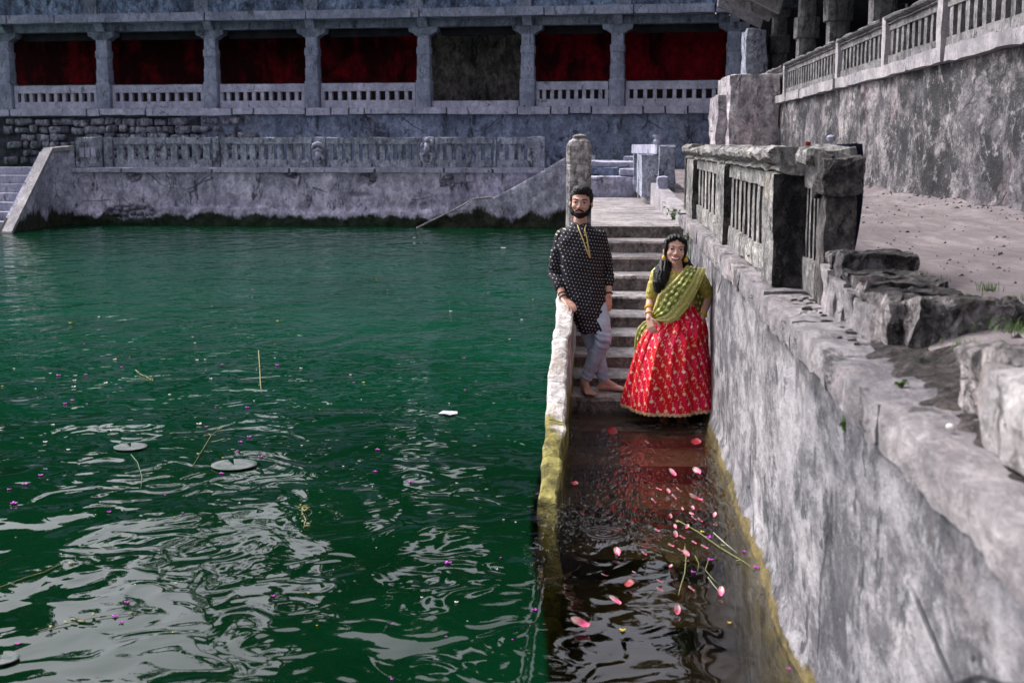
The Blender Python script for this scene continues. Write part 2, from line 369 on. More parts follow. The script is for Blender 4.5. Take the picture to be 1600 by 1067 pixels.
o = add('pond_bed', [(-60, -10, -1.1), (WX + .02, -10, -1.1), (WX + .02, 50, -1.1), (-60, 50, -1.1)], [(0, 1, 2, 3)], 'bed'); tag(o, kind='structure')

# ================================================================ TERRACE GROUND
TZ = 1.55; UX = 3.7
vs = []; fs = []; NX, NY = 26, 150
for j in range(NY + 1):
    for i in range(NX + 1):
        y = -3 + 43 * j / NY; x = 1.12 + (UX + .1 - 1.12) * i / NX
        z = TZ + .05 * noise.noise(Vector((x * 1.2, y * 1.2, 0))) + .006 * noise.noise(Vector((x * 6, y * 6, 0)))
        if x < 2.0 and y < 4.9: z -= .10 * min(1, (4.9 - y) / .8) * min(1, (2.0 - x) / .5)
        z += .08 * max(0, 1 - (UX - x) / .5) - .09 * max(0, 1 - (x - 1.12) / .25)
        vs.append((x, y, z))
for j in range(NY):
    for i in range(NX): a = j * (NX + 1) + i; fs.append((a, a + 1, a + NX + 2, a + NX + 1))
o = add('ground', vs, fs, 'dirt', smooth=True, recalc=False); tag(o, kind='structure')
o = add('terrain', [(-400, -60, -1.6), (400, -60, -1.6), (400, 600, -1.6), (-400, 600, -1.6)], [(0, 1, 2, 3)], 'dirt'); tag(o, kind='structure')

vs = []; fs = []; rg = random.Random(5)
for i in range(2600):
    if i < 900: x = UX - abs(rg.gauss(0, .14)); y = rg.uniform(9, 34)
    else: x = rg.uniform(1.35, UX); y = 3 + 20 * rg.random() ** 1.6
    q = .003 + .015 * rg.random() ** 3 * (1.4 if i < 900 else 1); z = TZ + .05 * noise.noise(Vector((x * 1.2, y * 1.2, 0))) + .08 * max(0, 1 - (UX - x) / .5); o_ = len(vs)
    vs += [(x + rg.uniform(-q, q) - q, y, z - .003), (x + q, y + rg.uniform(-q, q), z - .003), (x, y + q * 1.6, z - .003), (x, y + q * .3, z + q * .9)]
    fs += [(o_, o_ + 1, o_ + 3), (o_ + 1, o_ + 2, o_ + 3), (o_ + 2, o_, o_ + 3)]
o = add('gravel', vs, fs, 'gravel', recalc=False); tag(o, 'loose gravel and crumbs of plaster scattered over the dirt terrace', None, kind='stuff')

# ================================================================ NEAR RETAINING WALL
wall = empty('retaining_wall', (WX, 8, 0), 'tall stained plaster retaining wall rising from the channel water beside the steps', 'wall')
vs = []; fs = []; NY, NZ = 170, 34
for j in range(NY + 1):
    for k in range(NZ + 1):
        y = -.5 + 15.5 * j / NY; z = -1.2 + 2.52 * k / NZ
        p = Vector((0, y, z)); a = noise.noise(p * 1.1) * .022 + noise.noise(p * 4) * .012 + noise.noise(p * 11) * .005
        foot = .045 * max(0, min(1, (.10 + .10 * noise.noise(p * 1.3) + .06 * noise.noise(p * 5) - z) / .1)) + .03 * max(0, min(1, (.0 - z) / .1))
        vs.append((WX + a * .8 - foot, y, z))
for j in range(NY):
    for k in range(NZ): a = j * (NZ + 1) + k; fs.append((a, a + 1, a + NZ + 2, a + NZ + 1))
base = len(vs)
vs += [(1.3, -.5, -1.2), (1.3, 15, -1.2), (1.3, 15, 1.32), (1.3, -.5, 1.32)]
c00, c01, c11, c10 = 0, NZ, NY * (NZ + 1) + NZ, NY * (NZ + 1)
fs += [(base, base + 1, base + 2, base + 3), (c10, c11, base + 2, base + 1), (c01, c00, base, base + 3), (c11, c01, base + 3, base + 2)]
add('wall_face', vs, fs, 'wall_near', wall, smooth=True)
ys = [-.4, 1.3, 2.35, HZ(1398, 628, 1.44).y, 4.75, 5.7, 6.75, 7.9, 9.2, 10.5, 11.9, 13.3, 14.75]
for a, c in zip(ys[:-1], ys[1:]):
    block('coping_stone', WX - .035 + rnd.uniform(-.008, .008), 1.30, a + .002, c - .002, 1.30, 1.44 + rnd.uniform(-.008, .008), 'coping_near', wall, cell=.05, amp=.020, sc=5, r=.015)
# earth behind the coping, under the parapet
o = block('earth_bank', 1.22, 1.5, -.4, 15, 1.2, 1.50, 'dirt', wall, cell=.1, amp=.03, sc=5, r=.03)

vs = []; fs = []
for j in range(61):
    for i in range(13):
        x = .955 + .36 * i / 12; y = 2.2 + 2.75 * j / 60; e = min(1, i / 3)
        vs.append((x + .03 * noise.noise(Vector((y * 6, i, 0))), y, 1.43 + e * (.022 + .030 * noise.noise(Vector((x * 9, y * 9, 0))) + .014 * noise.noise(Vector((x * 30, y * 30, 0)))) + .05 * (i / 12) ** 2))
for j in range(60):
    for i in range(12): a = j * 13 + i; fs.append((a, a + 1, a + 14, a + 13))
add('loose_earth', vs, fs, 'debris', wall, recalc=False)
# ---- balustrade on the near wall
bal = empty('stone_balustrade', (.95, 10, 1.44), 'weathered carved stone balustrade with moulded rail standing on the near retaining wall', 'balustrade')
BX = .93
def moulded_rail(name, x, y0, y1, z0, z1, mat, parent, flip=1, amp=.012, cell=.12):
    prof = [(.02, 0), (-.03, .1), (-.03, .2), (-.0, .3), (-.075, .55), (-.085, .8), (-.05, 1), (.19, 1), (.22, .8), (.22, .5), (.15, .3), (.13, 0)]
    n = max(2, int(abs(y1 - y0) / cell)); vs = []; fs = []; m = len(prof); _seed[0] += 1
    for j in range(n + 1):
        for (dx, t) in prof:
            p = Vector((x + dx * flip, y0 + (y1 - y0) * j / n, z0 + (z1 - z0) * t)); q = p * 5 + Vector((_seed[0], 0, 0))
            p += Vector((noise.noise(q), 0, noise.noise(q + Vector((9, 9, 9))) * 1.2)) * amp
            if t > .7: p.z -= max(0, noise.noise(p * 1.7 + Vector((_seed[0], 3, 0)))) * amp * 3
            vs.append(p)
    for j in range(n):
        for i in range(m): fs.append((j * m + i, j * m + (i + 1) % m, (j + 1) * m + (i + 1) % m, (j + 1) * m + i))
    fs += [tuple(range(m)), tuple(range(n * m + m - 1, n * m - 1, -1))]
    return add(name, vs, fs, mat, parent)
def paint_shaded_ends(o, mat='dark_stone'):  # faces turned from the sun get dark stone: shade put into the colour
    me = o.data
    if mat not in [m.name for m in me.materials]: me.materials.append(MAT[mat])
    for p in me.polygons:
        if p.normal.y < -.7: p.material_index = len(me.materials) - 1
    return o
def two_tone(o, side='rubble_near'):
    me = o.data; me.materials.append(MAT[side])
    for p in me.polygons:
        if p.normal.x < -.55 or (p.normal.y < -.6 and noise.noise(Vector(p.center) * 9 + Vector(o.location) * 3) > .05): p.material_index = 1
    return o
def slotted(x0, x1, ya, yb, z0, zs0, zs1, z1, n, mat, parent, slot=.45, cell=.08, back=None):
    """one panel: solid foot, upright balusters with gaps, lintel"""
    block('panel_base', x0, x1, ya, yb, z0, zs0, mat, parent, cell=cell, amp=.010, sc=5, r=.012)
    block('panel_lintel', x0, x1, ya, yb, zs1, z1, mat, parent, cell=cell, amp=.008, sc=5, r=.01)
    p = (yb - ya) / n
    for i in range(n):
        yc = ya + p * (i + .5)
        bo = block('baluster', x0 + .012, x1 - .012, yc - p * (1 - slot) / 2, yc + p * (1 - slot) / 2, zs0 - .01, zs1 + .01, mat, parent, cell=.12, amp=.006, sc=6, r=.012)
        if mat == 'bal_near': paint_shaded_ends(bo)
    if back: block('back_panel', x1 - .05, x1 - .035, ya, yb, zs0 - .02, zs1 + .02, back, parent, cell=.5, amp=0, r=0)
yP2 = [W3(1075, 300, 1).x]
def ydepth(px, X): # world y where the upright line at (X, y) crosses picture column px, near the horizon
    lo, hi = 1.0, 60.0
    for _ in range(50):
        md = (lo + hi) / 2
        r = ray(px, 300)
        if X > r.x / r.y * md: lo = md
        else: hi = md
    return lo
y0b = ydepth(1205, BX); y1b = ydepth(1138, BX); y2b = ydepth(1130, BX); y3b = ydepth(1088, BX); y4b = ydepth(1078, BX)
for (a, c, w) in ((y0b - .42, y0b + .03, .13), (y1b - .02, y2b + .18, .10), (y3b, y4b, .10)):
    paint_shaded_ends(block('post', BX - .045, BX + w + .05, a, c, 1.44, 2.06, 'bal_near', bal, cell=.06, amp=.010, sc=6, r=.02))
slotted(BX, BX + .11, y0b + .035, y1b - .025, 1.44, 1.60, 1.96, 2.055, 9, 'bal_near', bal, back='bal_near')
slotted(BX, BX + .11, y2b + .185, y3b - .005, 1.44, 1.60, 1.96, 2.055, 7, 'bal_near', bal)
moulded_rail('handrail', BX, y0b - .50, y1b + .02, 2.055, 2.195, 'bal_near', bal, cell=.08, amp=.016)
moulded_rail('handrail', BX, y1b + .03, y3b + .1, 2.055, 2.20, 'bal_near', bal, cell=.08, amp=.014)
moulded_rail('handrail', BX, y3b + .11, y4b + .35, 2.055, 2.21, 'bal_near', bal, cell=.08, amp=.014)
block('end_post', BX - .03, BX + .16, y4b + .5, y4b + .72, 1.44, 2.1, 'dark_stone', bal, cell=.1, r=.02)
# short recessed panel and the black pier
PX = 1.045
yq0 = ydepth(1277, PX); yq1 = ydepth(1242, PX)
slotted(PX, PX + .12, yq0 + .01, y0b - .43, 1.44, 1.62, 1.98, 2.10, 4, 'bal_near', bal, slot=.55, cell=.07)
block('handrail', PX - .07, PX + .2, yq0 + .01, y0b - .51, 2.105, 2.20, 'bal_near', bal, cell=.06, amp=.025, sc=7, r=.03)
pier = empty('stone_pier', (PX + .13, yq0 - .12, 1.44), 'square blackened stone pier ending the balustrade above the parapet stones', 'pier')
block('pier_shaft', PX - .005, PX + .150, yq0 - .26, yq0 - .01, 1.40, 1.98, 'dark_stone', pier, cell=.04, amp=.014, sc=7, r=.02)
block('pier_cap', PX - .02, PX + .165, yq0 - .28, yq0 + .0, 1.955, 2.15, 'dark_stone', pier, cell=.022, amp=.035, sc=9, r=.012)
o = block('red_chip', PX - .03, PX + .01, y0b - .62, y0b - .57, 2.20, 2.225, MAT.setdefault('redchip', plain('red_fragment', (.14, .03, .02), .9)), cell=.02, amp=.01, sc=9, r=.02)
tag(o, 'small orange red fragment lying on the broken balustrade rail', 'fragment')
# smeared remnant of a person behind the pier, built as a navy cloth sheet
b = NB('navy_cloth', .9); MAT['navy'] = b.fin((.008, .009, .02), None, .95, spec=.05)
vs = []; fs = []
N1, N2 = 10, 14
ca = W3(1342, 240, yq0 + .35); 
for k in range(N2 + 1):
    for i in range(N1 + 1):
        t = k / N2; u = i / N1
        vs.append((PX + .10 + .09 * u + .05 * math.sin(t * 2.4), yq0 + .10 + .035 * math.sin(u * 9 + t * 2), 1.53 + .68 * t))
for k in range(N2):
    for i in range(N1): a = k * (N1 + 1) + i; fs.append((a, a + 1, a + N1 + 2, a + N1 + 1))
o = add('person_remnant', vs, fs, 'navy', smooth=True); md = o.modifiers.new('t', 'SOLIDIFY'); md.thickness = .03
tag(o, 'dark navy cloth standing in for the remnant of a person behind the blackened stone pier', 'cloth')

# ---- low parapet of single stones running towards the camera
par = empty('parapet', (1.2, 5.4, 1.44), 'low broken parapet of pale plastered rubble with black topped stones', 'parapet')
ya = yq0 - .28; cuts = [ya, ya - .22, ya - .42, ya - .60, ya - .80, ya - 1.00, ya - 1.18]
tops = [1.66, 1.635, 1.63, 1.62, 1.60, 1.60]
for i in range(6):
    block('parapet_stone', 1.03 + rnd.uniform(-.006, .006), 1.38, cuts[i + 1] - .004, cuts[i] + .004, 1.42, tops[i] - .025, 'coping_near', par, cell=.03, amp=.020, sc=7, r=.008)
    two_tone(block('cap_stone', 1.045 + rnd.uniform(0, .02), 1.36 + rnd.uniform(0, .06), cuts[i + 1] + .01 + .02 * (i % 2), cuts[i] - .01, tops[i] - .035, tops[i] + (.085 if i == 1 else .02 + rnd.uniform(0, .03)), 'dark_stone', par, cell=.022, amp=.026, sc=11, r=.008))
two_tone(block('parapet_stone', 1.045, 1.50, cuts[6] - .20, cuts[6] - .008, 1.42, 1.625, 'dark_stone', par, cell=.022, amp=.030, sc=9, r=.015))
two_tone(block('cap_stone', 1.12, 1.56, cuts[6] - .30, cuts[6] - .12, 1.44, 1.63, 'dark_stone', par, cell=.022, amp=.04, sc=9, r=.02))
blk = block('fallen_block', .965, 1.50, 2.35, 3.31, 1.43, 1.655, 'white_stone', None, cell=.025, amp=.028, sc=7, r=.012)
tag(blk, 'large limewashed stone block on the coping at the right edge, nearest the camera', 'stone')
blk = block('fallen_block', 1.03, 1.45, 3.36, 3.78, 1.43, 1.64, 'rubble_near', None, cell=.025, amp=.04, sc=7, r=.015)
tag(blk, 'brownish rubble block just behind the large limewashed block on the wall', 'stone')
# debris on the coping
for i in range(46):
    t = i / 46; px = 1300 + 130 * rnd.random(); 
    x = rnd.uniform(.93, 1.03) if i < 26 else rnd.uniform(.98, 1.25)
    y = rnd.uniform(4.8, 6.5) if i < 26 else rnd.uniform(3.5, 4.6)
    s = rnd.uniform(.005, .020)
    o = block('pebble', x - s, x + s, y - s * 1.4, y + s * 1.4, 1.435, 1.44 + s * .7, rnd.choice(['rubble_near', 'rubble_near', 'coping_near', 'dark_stone']), None, cell=s * .9, amp=s * .3, sc=14, r=s * .5, rotz=rnd.uniform(0, 3))
    tag(o, 'small loose chip of stone lying on the coping of the near wall', 'pebble', 'loose stone chips on the near wall coping')

# ================================================================ STAIRCASE
ST = empty('staircase', (.3, 12.5, 0), 'worn stone staircase descending between two walls into the water', 'stairs')
rows = [350, 374, 398, 428, 460, 490, 520, 553, 588, 620]
sy = [14.52 - .44 * i for i in range(10)]; sz = [2.2 - (r - 228) * y / F for r, y in zip(rows, sy)]
xl = [-.10 - .012 * i - .1 for i in range(10)]
def step(x0, x1, yf, yb, z, zb, parent=ST):
    n = 40; m = 5; vs = []; fs = []; _seed[0] += 1; s = _seed[0] * 2.7
    prof = [(0, 0), (0, .5), (0, .82), (0, 1), (.12, 1), (.35, 1), (.7, 1), (1, 1)]
    for i in range(n + 1):
        x = x0 + (x1 - x0) * i / n; w = noise.noise(Vector((x * 3, s, 0))) * .014 + noise.noise(Vector((x * 11, s, 4))) * .008
        wear = noise.noise(Vector((x * 1.3, s, 9))) * .012
        for (u, t) in prof:
            yy = yf + (yb - yf) * u; zz = zb + (z - zb) * t
            if u == 0: yy += w + (.012 if t < .8 else -.012 * (t < 1) + (.008 if t == 1 else 0))
            if t == 1: zz += wear * (1 - u) + .006 * noise.noise(Vector((x * 5, u * 4, s))) - (.010 if u == 0 else 0)
            vs.append((x, yy, zz))
    k = len(prof)
    for i in range(n):
        for j in range(k - 1): fs.append((i * k + j, i * k + j + 1, (i + 1) * k + j + 1, (i + 1) * k + j))
    o = add('step', vs, fs, ['step', 'riser'], parent, smooth=False)
    for p in o.data.polygons:
        if abs(p.normal.y) > .6: p.material_index = 1
    return o
for i in range(1, 10):
    step(-.30, .88, sy[i], sy[i - 1] + .03, sz[i], (sz[i + 1] if i < 9 else -.1) - .02)
# flooded steps
zz, yy = sz[9], sy[9]
b = NB('flooded_step_silt', .9); P = b.pos(); n = b.noise(P, 3, 6, .6)
MAT['silt'] = b.fin(b.mix(b.ramp(n, .35, .65), (.075, .05, .038), (.12, .078, .058)), b.bump(n, .4, .02), .9)
for i, (dz, dy) in enumerate([(.17, .55), (.13, .6), (.13, .7), (.14, .7), (.14, .8), (.14, .9), (.15, 1.0)]):
    y2 = yy - dy; z2 = zz - dz
    if i > 4: z2 = max(z2, -1.05)
    block('flooded_step', -.30, .88, y2, yy + .03, z2 - .25, z2, 'silt', ST, cell=.15, amp=.008, r=.02)
    yy, zz = y2, z2
# landing
vs = []; fs = []
for j in range(13):
    for i in range(13):
        y = 14.52 + 6.6 * j / 12; x = -.30 + 1.2 * i / 12
        vs.append((x, y, sz[0] + .05 * j / 12 + .008 * noise.noise(Vector((x * 3, y * 2, 0))) - (.012 if j == 0 else 0)))
for j in range(12):
    for i in range(12): a = j * 13 + i; fs.append((a, a + 1, a + 14, a + 13))
k0 = len(vs)
for i in range(13): vs.append((vs[i][0], 14.52 + .006 * noise.noise(Vector((i, 0, 3))), sz[1] - .02))
for i in range(12): fs.append((k0 + i, k0 + i + 1, i + 1, i))
o = add('landing', vs, fs, ['step', 'riser'], ST)
for p in o.data.polygons:
    if abs(p.normal.y) > .6: p.material_index = 1
LZ = sz[0] + .05
# side body under the landing so the pond side is closed
block('landing_base', -.42, -.302, 14.5, 21.2, -1.0, LZ - .02, 'wall_near', ST, cell=.4, amp=.02, r=.02)

# cheek wall on the pond side
ck = empty('cheek_wall', (-.33, 9, 0), 'crusty white limewashed sloping cheek wall between steps and green pond', 'wall')
prof = [(5.9, -1.05), (6.6, -.68), (7.2, -.34), (7.76, .0), (8.1, .10), (8.5, .19), (8.9, .34), (9.3, .46), (9.7, .60), (10.1, .74), (10.6, .84), (11.4, .95), (12.5, 1.06), (13.6, 1.16), (14.15, 1.20)]
def prz(y):
    for (a, za), (c, zc) in zip(prof[:-1], prof[1:]):
        if a <= y <= c: return za + (zc - za) * (y - a) / (c - a)
    return prof[-1][1]
def cheek_piece(name, ya, yb):
    n = max(2, int((yb - ya) / .05)); vs = []; fs = []
    ring = []
    xs = [0, .12, .3, .5, .7, .88, 1]
    for j in range(n + 1):
        y = ya + (yb - ya) * j / n; zt = prz(y)
        sh = max(0, 7.7 - y) * .075; x0 = -.412 + sh; x1 = -.278 + sh
        pts = [(x0, -1.15)] + [(x0, -1.15 + (zt + 1.15) * t) for t in (.3, .5, .65, .8, .9, .96)]
        pts += [(x0 + (x1 - x0) * u, zt - (.012 if u in (0, 1) else 0)) for u in xs]
        pts += [(x1, -1.15 + (zt + 1.15) * t) for t in (.96, .9, .8, .65, .5, .3)] + [(x1, -1.15)]
        m = len(pts)
        for (x, z) in pts:
            p = Vector((x, y, z)); q = Vector((x * 4, y * 2.6, z * 4))
            edge = .55 if abs(y - ya) < .04 or abs(y - yb) < .04 else 1
            d = Vector((noise.noise(q), noise.noise(q + Vector((5, 5, 5))) * .2, noise.noise(q + Vector((15, 5, 5))))) * .030
            d += Vector((noise.noise(q * 3.7), 0, noise.noise(q * 3.7 + Vector((8, 2, 2))))) * .013
            p += d
            if edge < 1 and z > zt - .3: p.z -= .012; p.x += (.006 if x < -.33 else -.006)
            vs.append(p)
    for j in range(n):
        for i in range(m): fs.append((j * m + i, (j + 1) * m + i, (j + 1) * m + (i + 1) % m, j * m + (i + 1) % m))
    fs += [tuple(range(m)), tuple(range(n * m + m - 1, n * m - 1, -1))]
    add(name, vs, fs, 'cheek', ck, smooth=False)
cy = [5.9, 7.0, 7.75, 8.33, 8.78, 9.35, 10.0, 10.7, 11.6, 12.6, 13.4, 14.15]
for a, c in zip(cy[:-1], cy[1:]): cheek_piece('cheek_stone', a + .004, c - .004)
post = empty('stone_post', (-.31, 14.3, 1.35), 'tall round topped pale stone post behind the man at the stair head', 'post')
pb = W3(904, 340, 14.3)
def lathe_sq(name, cx, cy_, prof, mat, parent, seg=20, amp=.01):
    vs = []; fs = []
    for (r, z) in prof:
        for k in range(seg):
            a = 2 * math.pi * k / seg; c, s = math.cos(a), math.sin(a); q = (abs(c) ** 5 + abs(s) ** 5) ** (-1 / 5)
            p = Vector((cx + r * q * c, cy_ + r * q * s, z)); n_ = noise.noise(p * 6); p += Vector((c, s, .4)) * n_ * amp; vs.append(p)
    for i in range(len(prof) - 1):
        for k in range(seg): fs.append((i * seg + k, i * seg + (k + 1) % seg, (i + 1) * seg + (k + 1) % seg, (i + 1) * seg + k))
    fs.append(tuple((len(prof) - 1) * seg + k for k in range(seg)))
    return add(name, vs, fs, mat, parent)
MAT['post'] = stone('post_stone', (.85, .79, .78), (.60, .56, .56), (.07, .065, .065), grime=.35, streak=.4, sc=2.2, warm=(.52, .38, .38), bump=.8, bdist=.02, fine=.5)
lathe_sq('shaft', pb.x, 14.3, [(.142, 1.0), (.142, 1.2), (.14, 1.4), (.138, 1.6), (.136, 1.8), (.134, 1.98), (.128, 2.0)], 'post', post, amp=.012)
lathe_sq('cap', pb.x, 14.3, [(.128, 2.003), (.138, 2.03), (.14, 2.12), (.132, 2.2), (.11, 2.25), (.075, 2.28), (.075, 2.31), (.03, 2.325)], 'post', post, amp=.014)

# low wall right of the landing and path behind it
lw = empty('low_wall', (.6, 18, 1.3), 'low plaster kerb wall with pale coping climbing behind the stair landing', 'wall')
A = W3(1063, 333, 14.7); B = W3(998, 266, 21.5)
n = 14; vs = []; fs = []
for i in range(n + 1):
    t = i / n; p = A.lerp(B, t)
    for dx, dz in ((0, -.8), (0, 0), (.16, 0), (.16, -.8)):
        q = Vector((p.x + dx, p.y, p.z + dz)); vs.append(q + Vector((noise.noise(q * 4), 0, noise.noise(q * 4 + Vector((3, 3, 3))))) * .02)
for i in range(n):
    for k in range(3): fs.append((i * 4 + k, i * 4 + k + 1, (i + 1) * 4 + k + 1, (i + 1) * 4 + k))
fs += [(0, 1, 2, 3), (n * 4 + 3, n * 4 + 2, n * 4 + 1, n * 4)]
add('wall_body', vs, fs, 'upper_coping', lw)
# path to its right, climbing gently
vs = [(A.x + .1, 14.4, 1.46), (1.16, 14.4, 1.47), (1.16, 30, 1.75), (B.x + .1, 30, 1.75), (B.x + .1, 21.5, 1.66)]
o = add('path', vs, [(0, 1, 2, 3, 4)], 'dirt'); tag(o, kind='structure')
bs = empty('block_steps', (0, 21.6, 1.3), 'rough broken block steps rising at the back of the stair landing', 'stairs')
zt = lambda py, D: CAMZ - (py - 228) * D / F
block('riser_block', -.5, .50, 21.2, 21.9, 1.0, zt(275, 21.2), 'far_plaster', bs, cell=.1, amp=.02, r=.02)
xa = W3(968, 275, 21.25).x
block('block', xa, .52, 21.28, 21.8, zt(275, 21.2), zt(263, 21.3), 'far_coping', bs, cell=.06, amp=.02, r=.03)
block('block', -.5, xa - .02, 21.6, 22.6, zt(275, 21.2), zt(261, 21.5), 'far_upper', bs, cell=.1, amp=.03, r=.03)
block('slab', -.6, .5, 21.85, 23.6, zt(261, 21.5), zt(252, 22), 'far_coping', bs, cell=.1, amp=.025, r=.03)
xa = W3(975, 250, 22.5).x
block('block', xa, .75, 22.8, 23.4, zt(252, 22), zt(244, 22.9), 'far_coping', bs, cell=.08, amp=.02, r=.03)
# small far pier with grooves
fp = empty('ruined_baluster_wall', (.7, 20, 1.5), 'short ruined grooved stone wall end standing beside the landing', 'wall')
yA = 19.0
xL, xR = W3(992, 250, 21).x, W3(1040, 250, 18.6).x
for i in range(5):
    t0, t1 = i / 5, (i + .62) / 5
    pa, pb_ = Vector((xL, 21.3, 0)).lerp(Vector((xR - .1, 18.9, 0)), t0), Vector((xL, 21.3, 0)).lerp(Vector((xR - .1, 18.9, 0)), t1)
    block('baluster', min(pa.x, pb_.x) - .02, max(pa.x, pb_.x) + .10, min(pa.y, pb_.y), max(pa.y, pb_.y), 1.45, 2.1 + .05 * (i % 2), 'far_bal', fp, cell=.1, amp=.02, r=.02)
pc = [Vector((xL - .05, 21.35, 2.08)), Vector((xL + .22, 21.35, 2.08)), Vector((xR + .15, 18.8, 2.08)), Vector((xR - .12, 18.8, 2.08))]
prism('cap_slab', pc, (0, 0, .14), 'far_coping', fp)
block('back_panel', xL + .05, xR + .05, 19.0, 21.2, 1.45, 2.07, 'far_bal', fp, cell=.3, amp=.02, r=.02)
block('end_post', xR - .10, xR + .13, 18.35, 18.72, 1.45, 2.2, 'far_bal', fp, cell=.06, amp=.02, r=.02)
block('end_block', xR - .14, xR + .02, 17.9, 18.3, 1.5, 1.78, 'far_coping', fp, cell=.06, amp=.03, r=.04)
xx = W3(1027, 215, 18.7)
lathe_sq('finial', xx.x, 18.9, [(.05, 2.225), (.05, 2.27), (.03, 2.29), (.03, 2.31), (.06, 2.33), (.06, 2.36)], 'far_coping', fp, 10, .004)

# ================================================================ UPPER WALL ON THE RIGHT
uw = empty('upper_terrace_wall', (UX, 20, TZ), 'high plaster wall streaked with black and pink behind the dirt terrace', 'wall')
vs = []; fs = []; NY, NZ = 130, 20
for j in range(NY + 1):
    for k in range(NZ + 1):
        y = 4 + 33 * j / NY; z = 1.3 + 1.79 * k / NZ; p = Vector((0, y, z))
        vs.append((UX + noise.noise(p * .9) * .05 + noise.noise(p * 4) * .02 - .03 * max(0, 1 - (z - 1.5) / .2), y, z))
for j in range(NY):
    for k in range(NZ): a = j * (NZ + 1) + k; fs.append((a, a + 1, a + NZ + 2, a + NZ + 1))
add('wall_face', vs, fs, 'upper_wall', uw, smooth=True)
yy = 4.0
while yy < 37:
    L = rnd.uniform(1.4, 2.6); block('coping_stone', UX - .10 + rnd.uniform(-.015, .015), UX + .5, yy, min(37, yy + L) - .02, 3.09, 3.26 + rnd.uniform(-.01, .01), 'upper_coping', uw, cell=.25, amp=.02, sc=3, r=.025); yy += L
ub = empty('upper_balustrade', (UX + .1, 18, 3.26), 'pierced stone balustrade on top of the high wall at upper right', 'balustrade')
UB = UX + .06
pys = [ydepth(1600 + 120, UB), ydepth(1461, UB), ydepth(1375, UB), ydepth(1303, UB), ydepth(1222, UB)]
pys = [pys[0]] + pys[1:] + [36.2]
for i, (a, c) in enumerate(zip(pys[:-1], pys[1:])):
    block('post', UB - .05, UB + .16, a - .12, a + .12, 3.26, 3.93, 'upper_coping', ub, cell=.12, amp=.012, r=.02)
    npn = max(6, int((c - a - .24) / .30))
    if i == 4: npn = 16
    slotted(UB, UB + .12, a + .13, c - .13, 3.26, 3.40, 3.72, 3.80, npn, 'upper_bal', ub, slot=.55, cell=.25)
    moulded_rail('handrail', UB, a + .125, c - .125, 3.80, 3.92, 'upper_bal', ub, cell=.25, amp=.015)
hall = empty('right_colonnade', (UX + 2, 20, 3.2), 'shadowed stone pillared hall above the high wall at upper right', 'building')
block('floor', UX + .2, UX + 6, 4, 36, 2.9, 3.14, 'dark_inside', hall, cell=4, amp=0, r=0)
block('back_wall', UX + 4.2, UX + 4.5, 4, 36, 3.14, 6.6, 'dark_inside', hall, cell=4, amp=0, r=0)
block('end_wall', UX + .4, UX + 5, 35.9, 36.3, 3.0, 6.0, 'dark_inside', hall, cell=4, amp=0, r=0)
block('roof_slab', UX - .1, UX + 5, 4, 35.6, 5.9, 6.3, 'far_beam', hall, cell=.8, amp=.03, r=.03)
block('roof_eave', UX - .9, UX - .1, 4, 33.6, 6.0, 6.16, 'far_beam', hall, cell=.5, amp=.03, r=.03)
HX = UX + .62
def hall_pillar(y, k):
    w = .21
    m1, m2_ = ('upper_coping', 'far_beam')
    pf = [(w + .05, 3.0), (w + .05, 3.9), (w, 3.92), (w, 4.5), (w + .06, 4.52), (w + .06, 4.95), (w - .02, 4.97), (w - .02, 5.4), (w + .08, 5.45), (w + .08, 5.6)]
    lathe_sq('pillar', HX, y, pf, 'upper_bal', hall, 16, .012)
    block('capital', HX - .8, HX + .6, y - .28, y + .28, 5.6, 5.9, 'far_beam', hall, cell=.2, amp=.02, r=.06)
for k, px in enumerate((1210, 1252, 1300, 1368, 1475, 1660)): hall_pillar(ydepth(px, HX), k)
# slanting roof brackets where the two buildings meet
for i, y in enumerate((30.5, 32.3, 34.1)):
    prism('bracket', [(UX - .9, y, 5.98), (UX - .9, y, 5.75), (UX + .2, y, 5.2), (UX + .3, y, 5.55), (UX + .1, y, 5.98)], (0, .3, 0), 'upper_coping', hall)
MAT['pale_stub'] = stone('pale_crumbling_plaster', (1.1, 1.0, 1.05), (.80, .74, .78), (.10, .10, .11), grime=.35, streak=.4, sc=1.2, warm=(.55, .38, .40), bump=1, bdist=.05, fine=.5, con=.7, ys=.6)
# tall worn block stub left of the hall (px 1165-1205)
sb = empty('ruined_stair_block', (UX - .2, 30, 2.5), 'crumbling pale plaster block wall between the far wall and high right wall', 'wall')
def colblock(px0, px1, D, py0, py1, mat, name='block', amp=.04, dep=1.2, dz=0):
    a = W3(px0, py0, D); c = W3(px1, py0, D)
    block(name, a.x, c.x, D, D + dep, zt(py1, D), zt(py0, D), mat, sb, cell=.16, amp=amp, sc=2.5, r=.05)
colblock(1166, 1200, 33, 54, 130, 'far_bal', amp=.06)
colblock(1140, 1222, 28.5, 120, 242, 'pale_stub', amp=.05, dep=3)
colblock(1120, 1144, 28.9, 152, 242, 'pale_stub', amp=.06, dep=2)

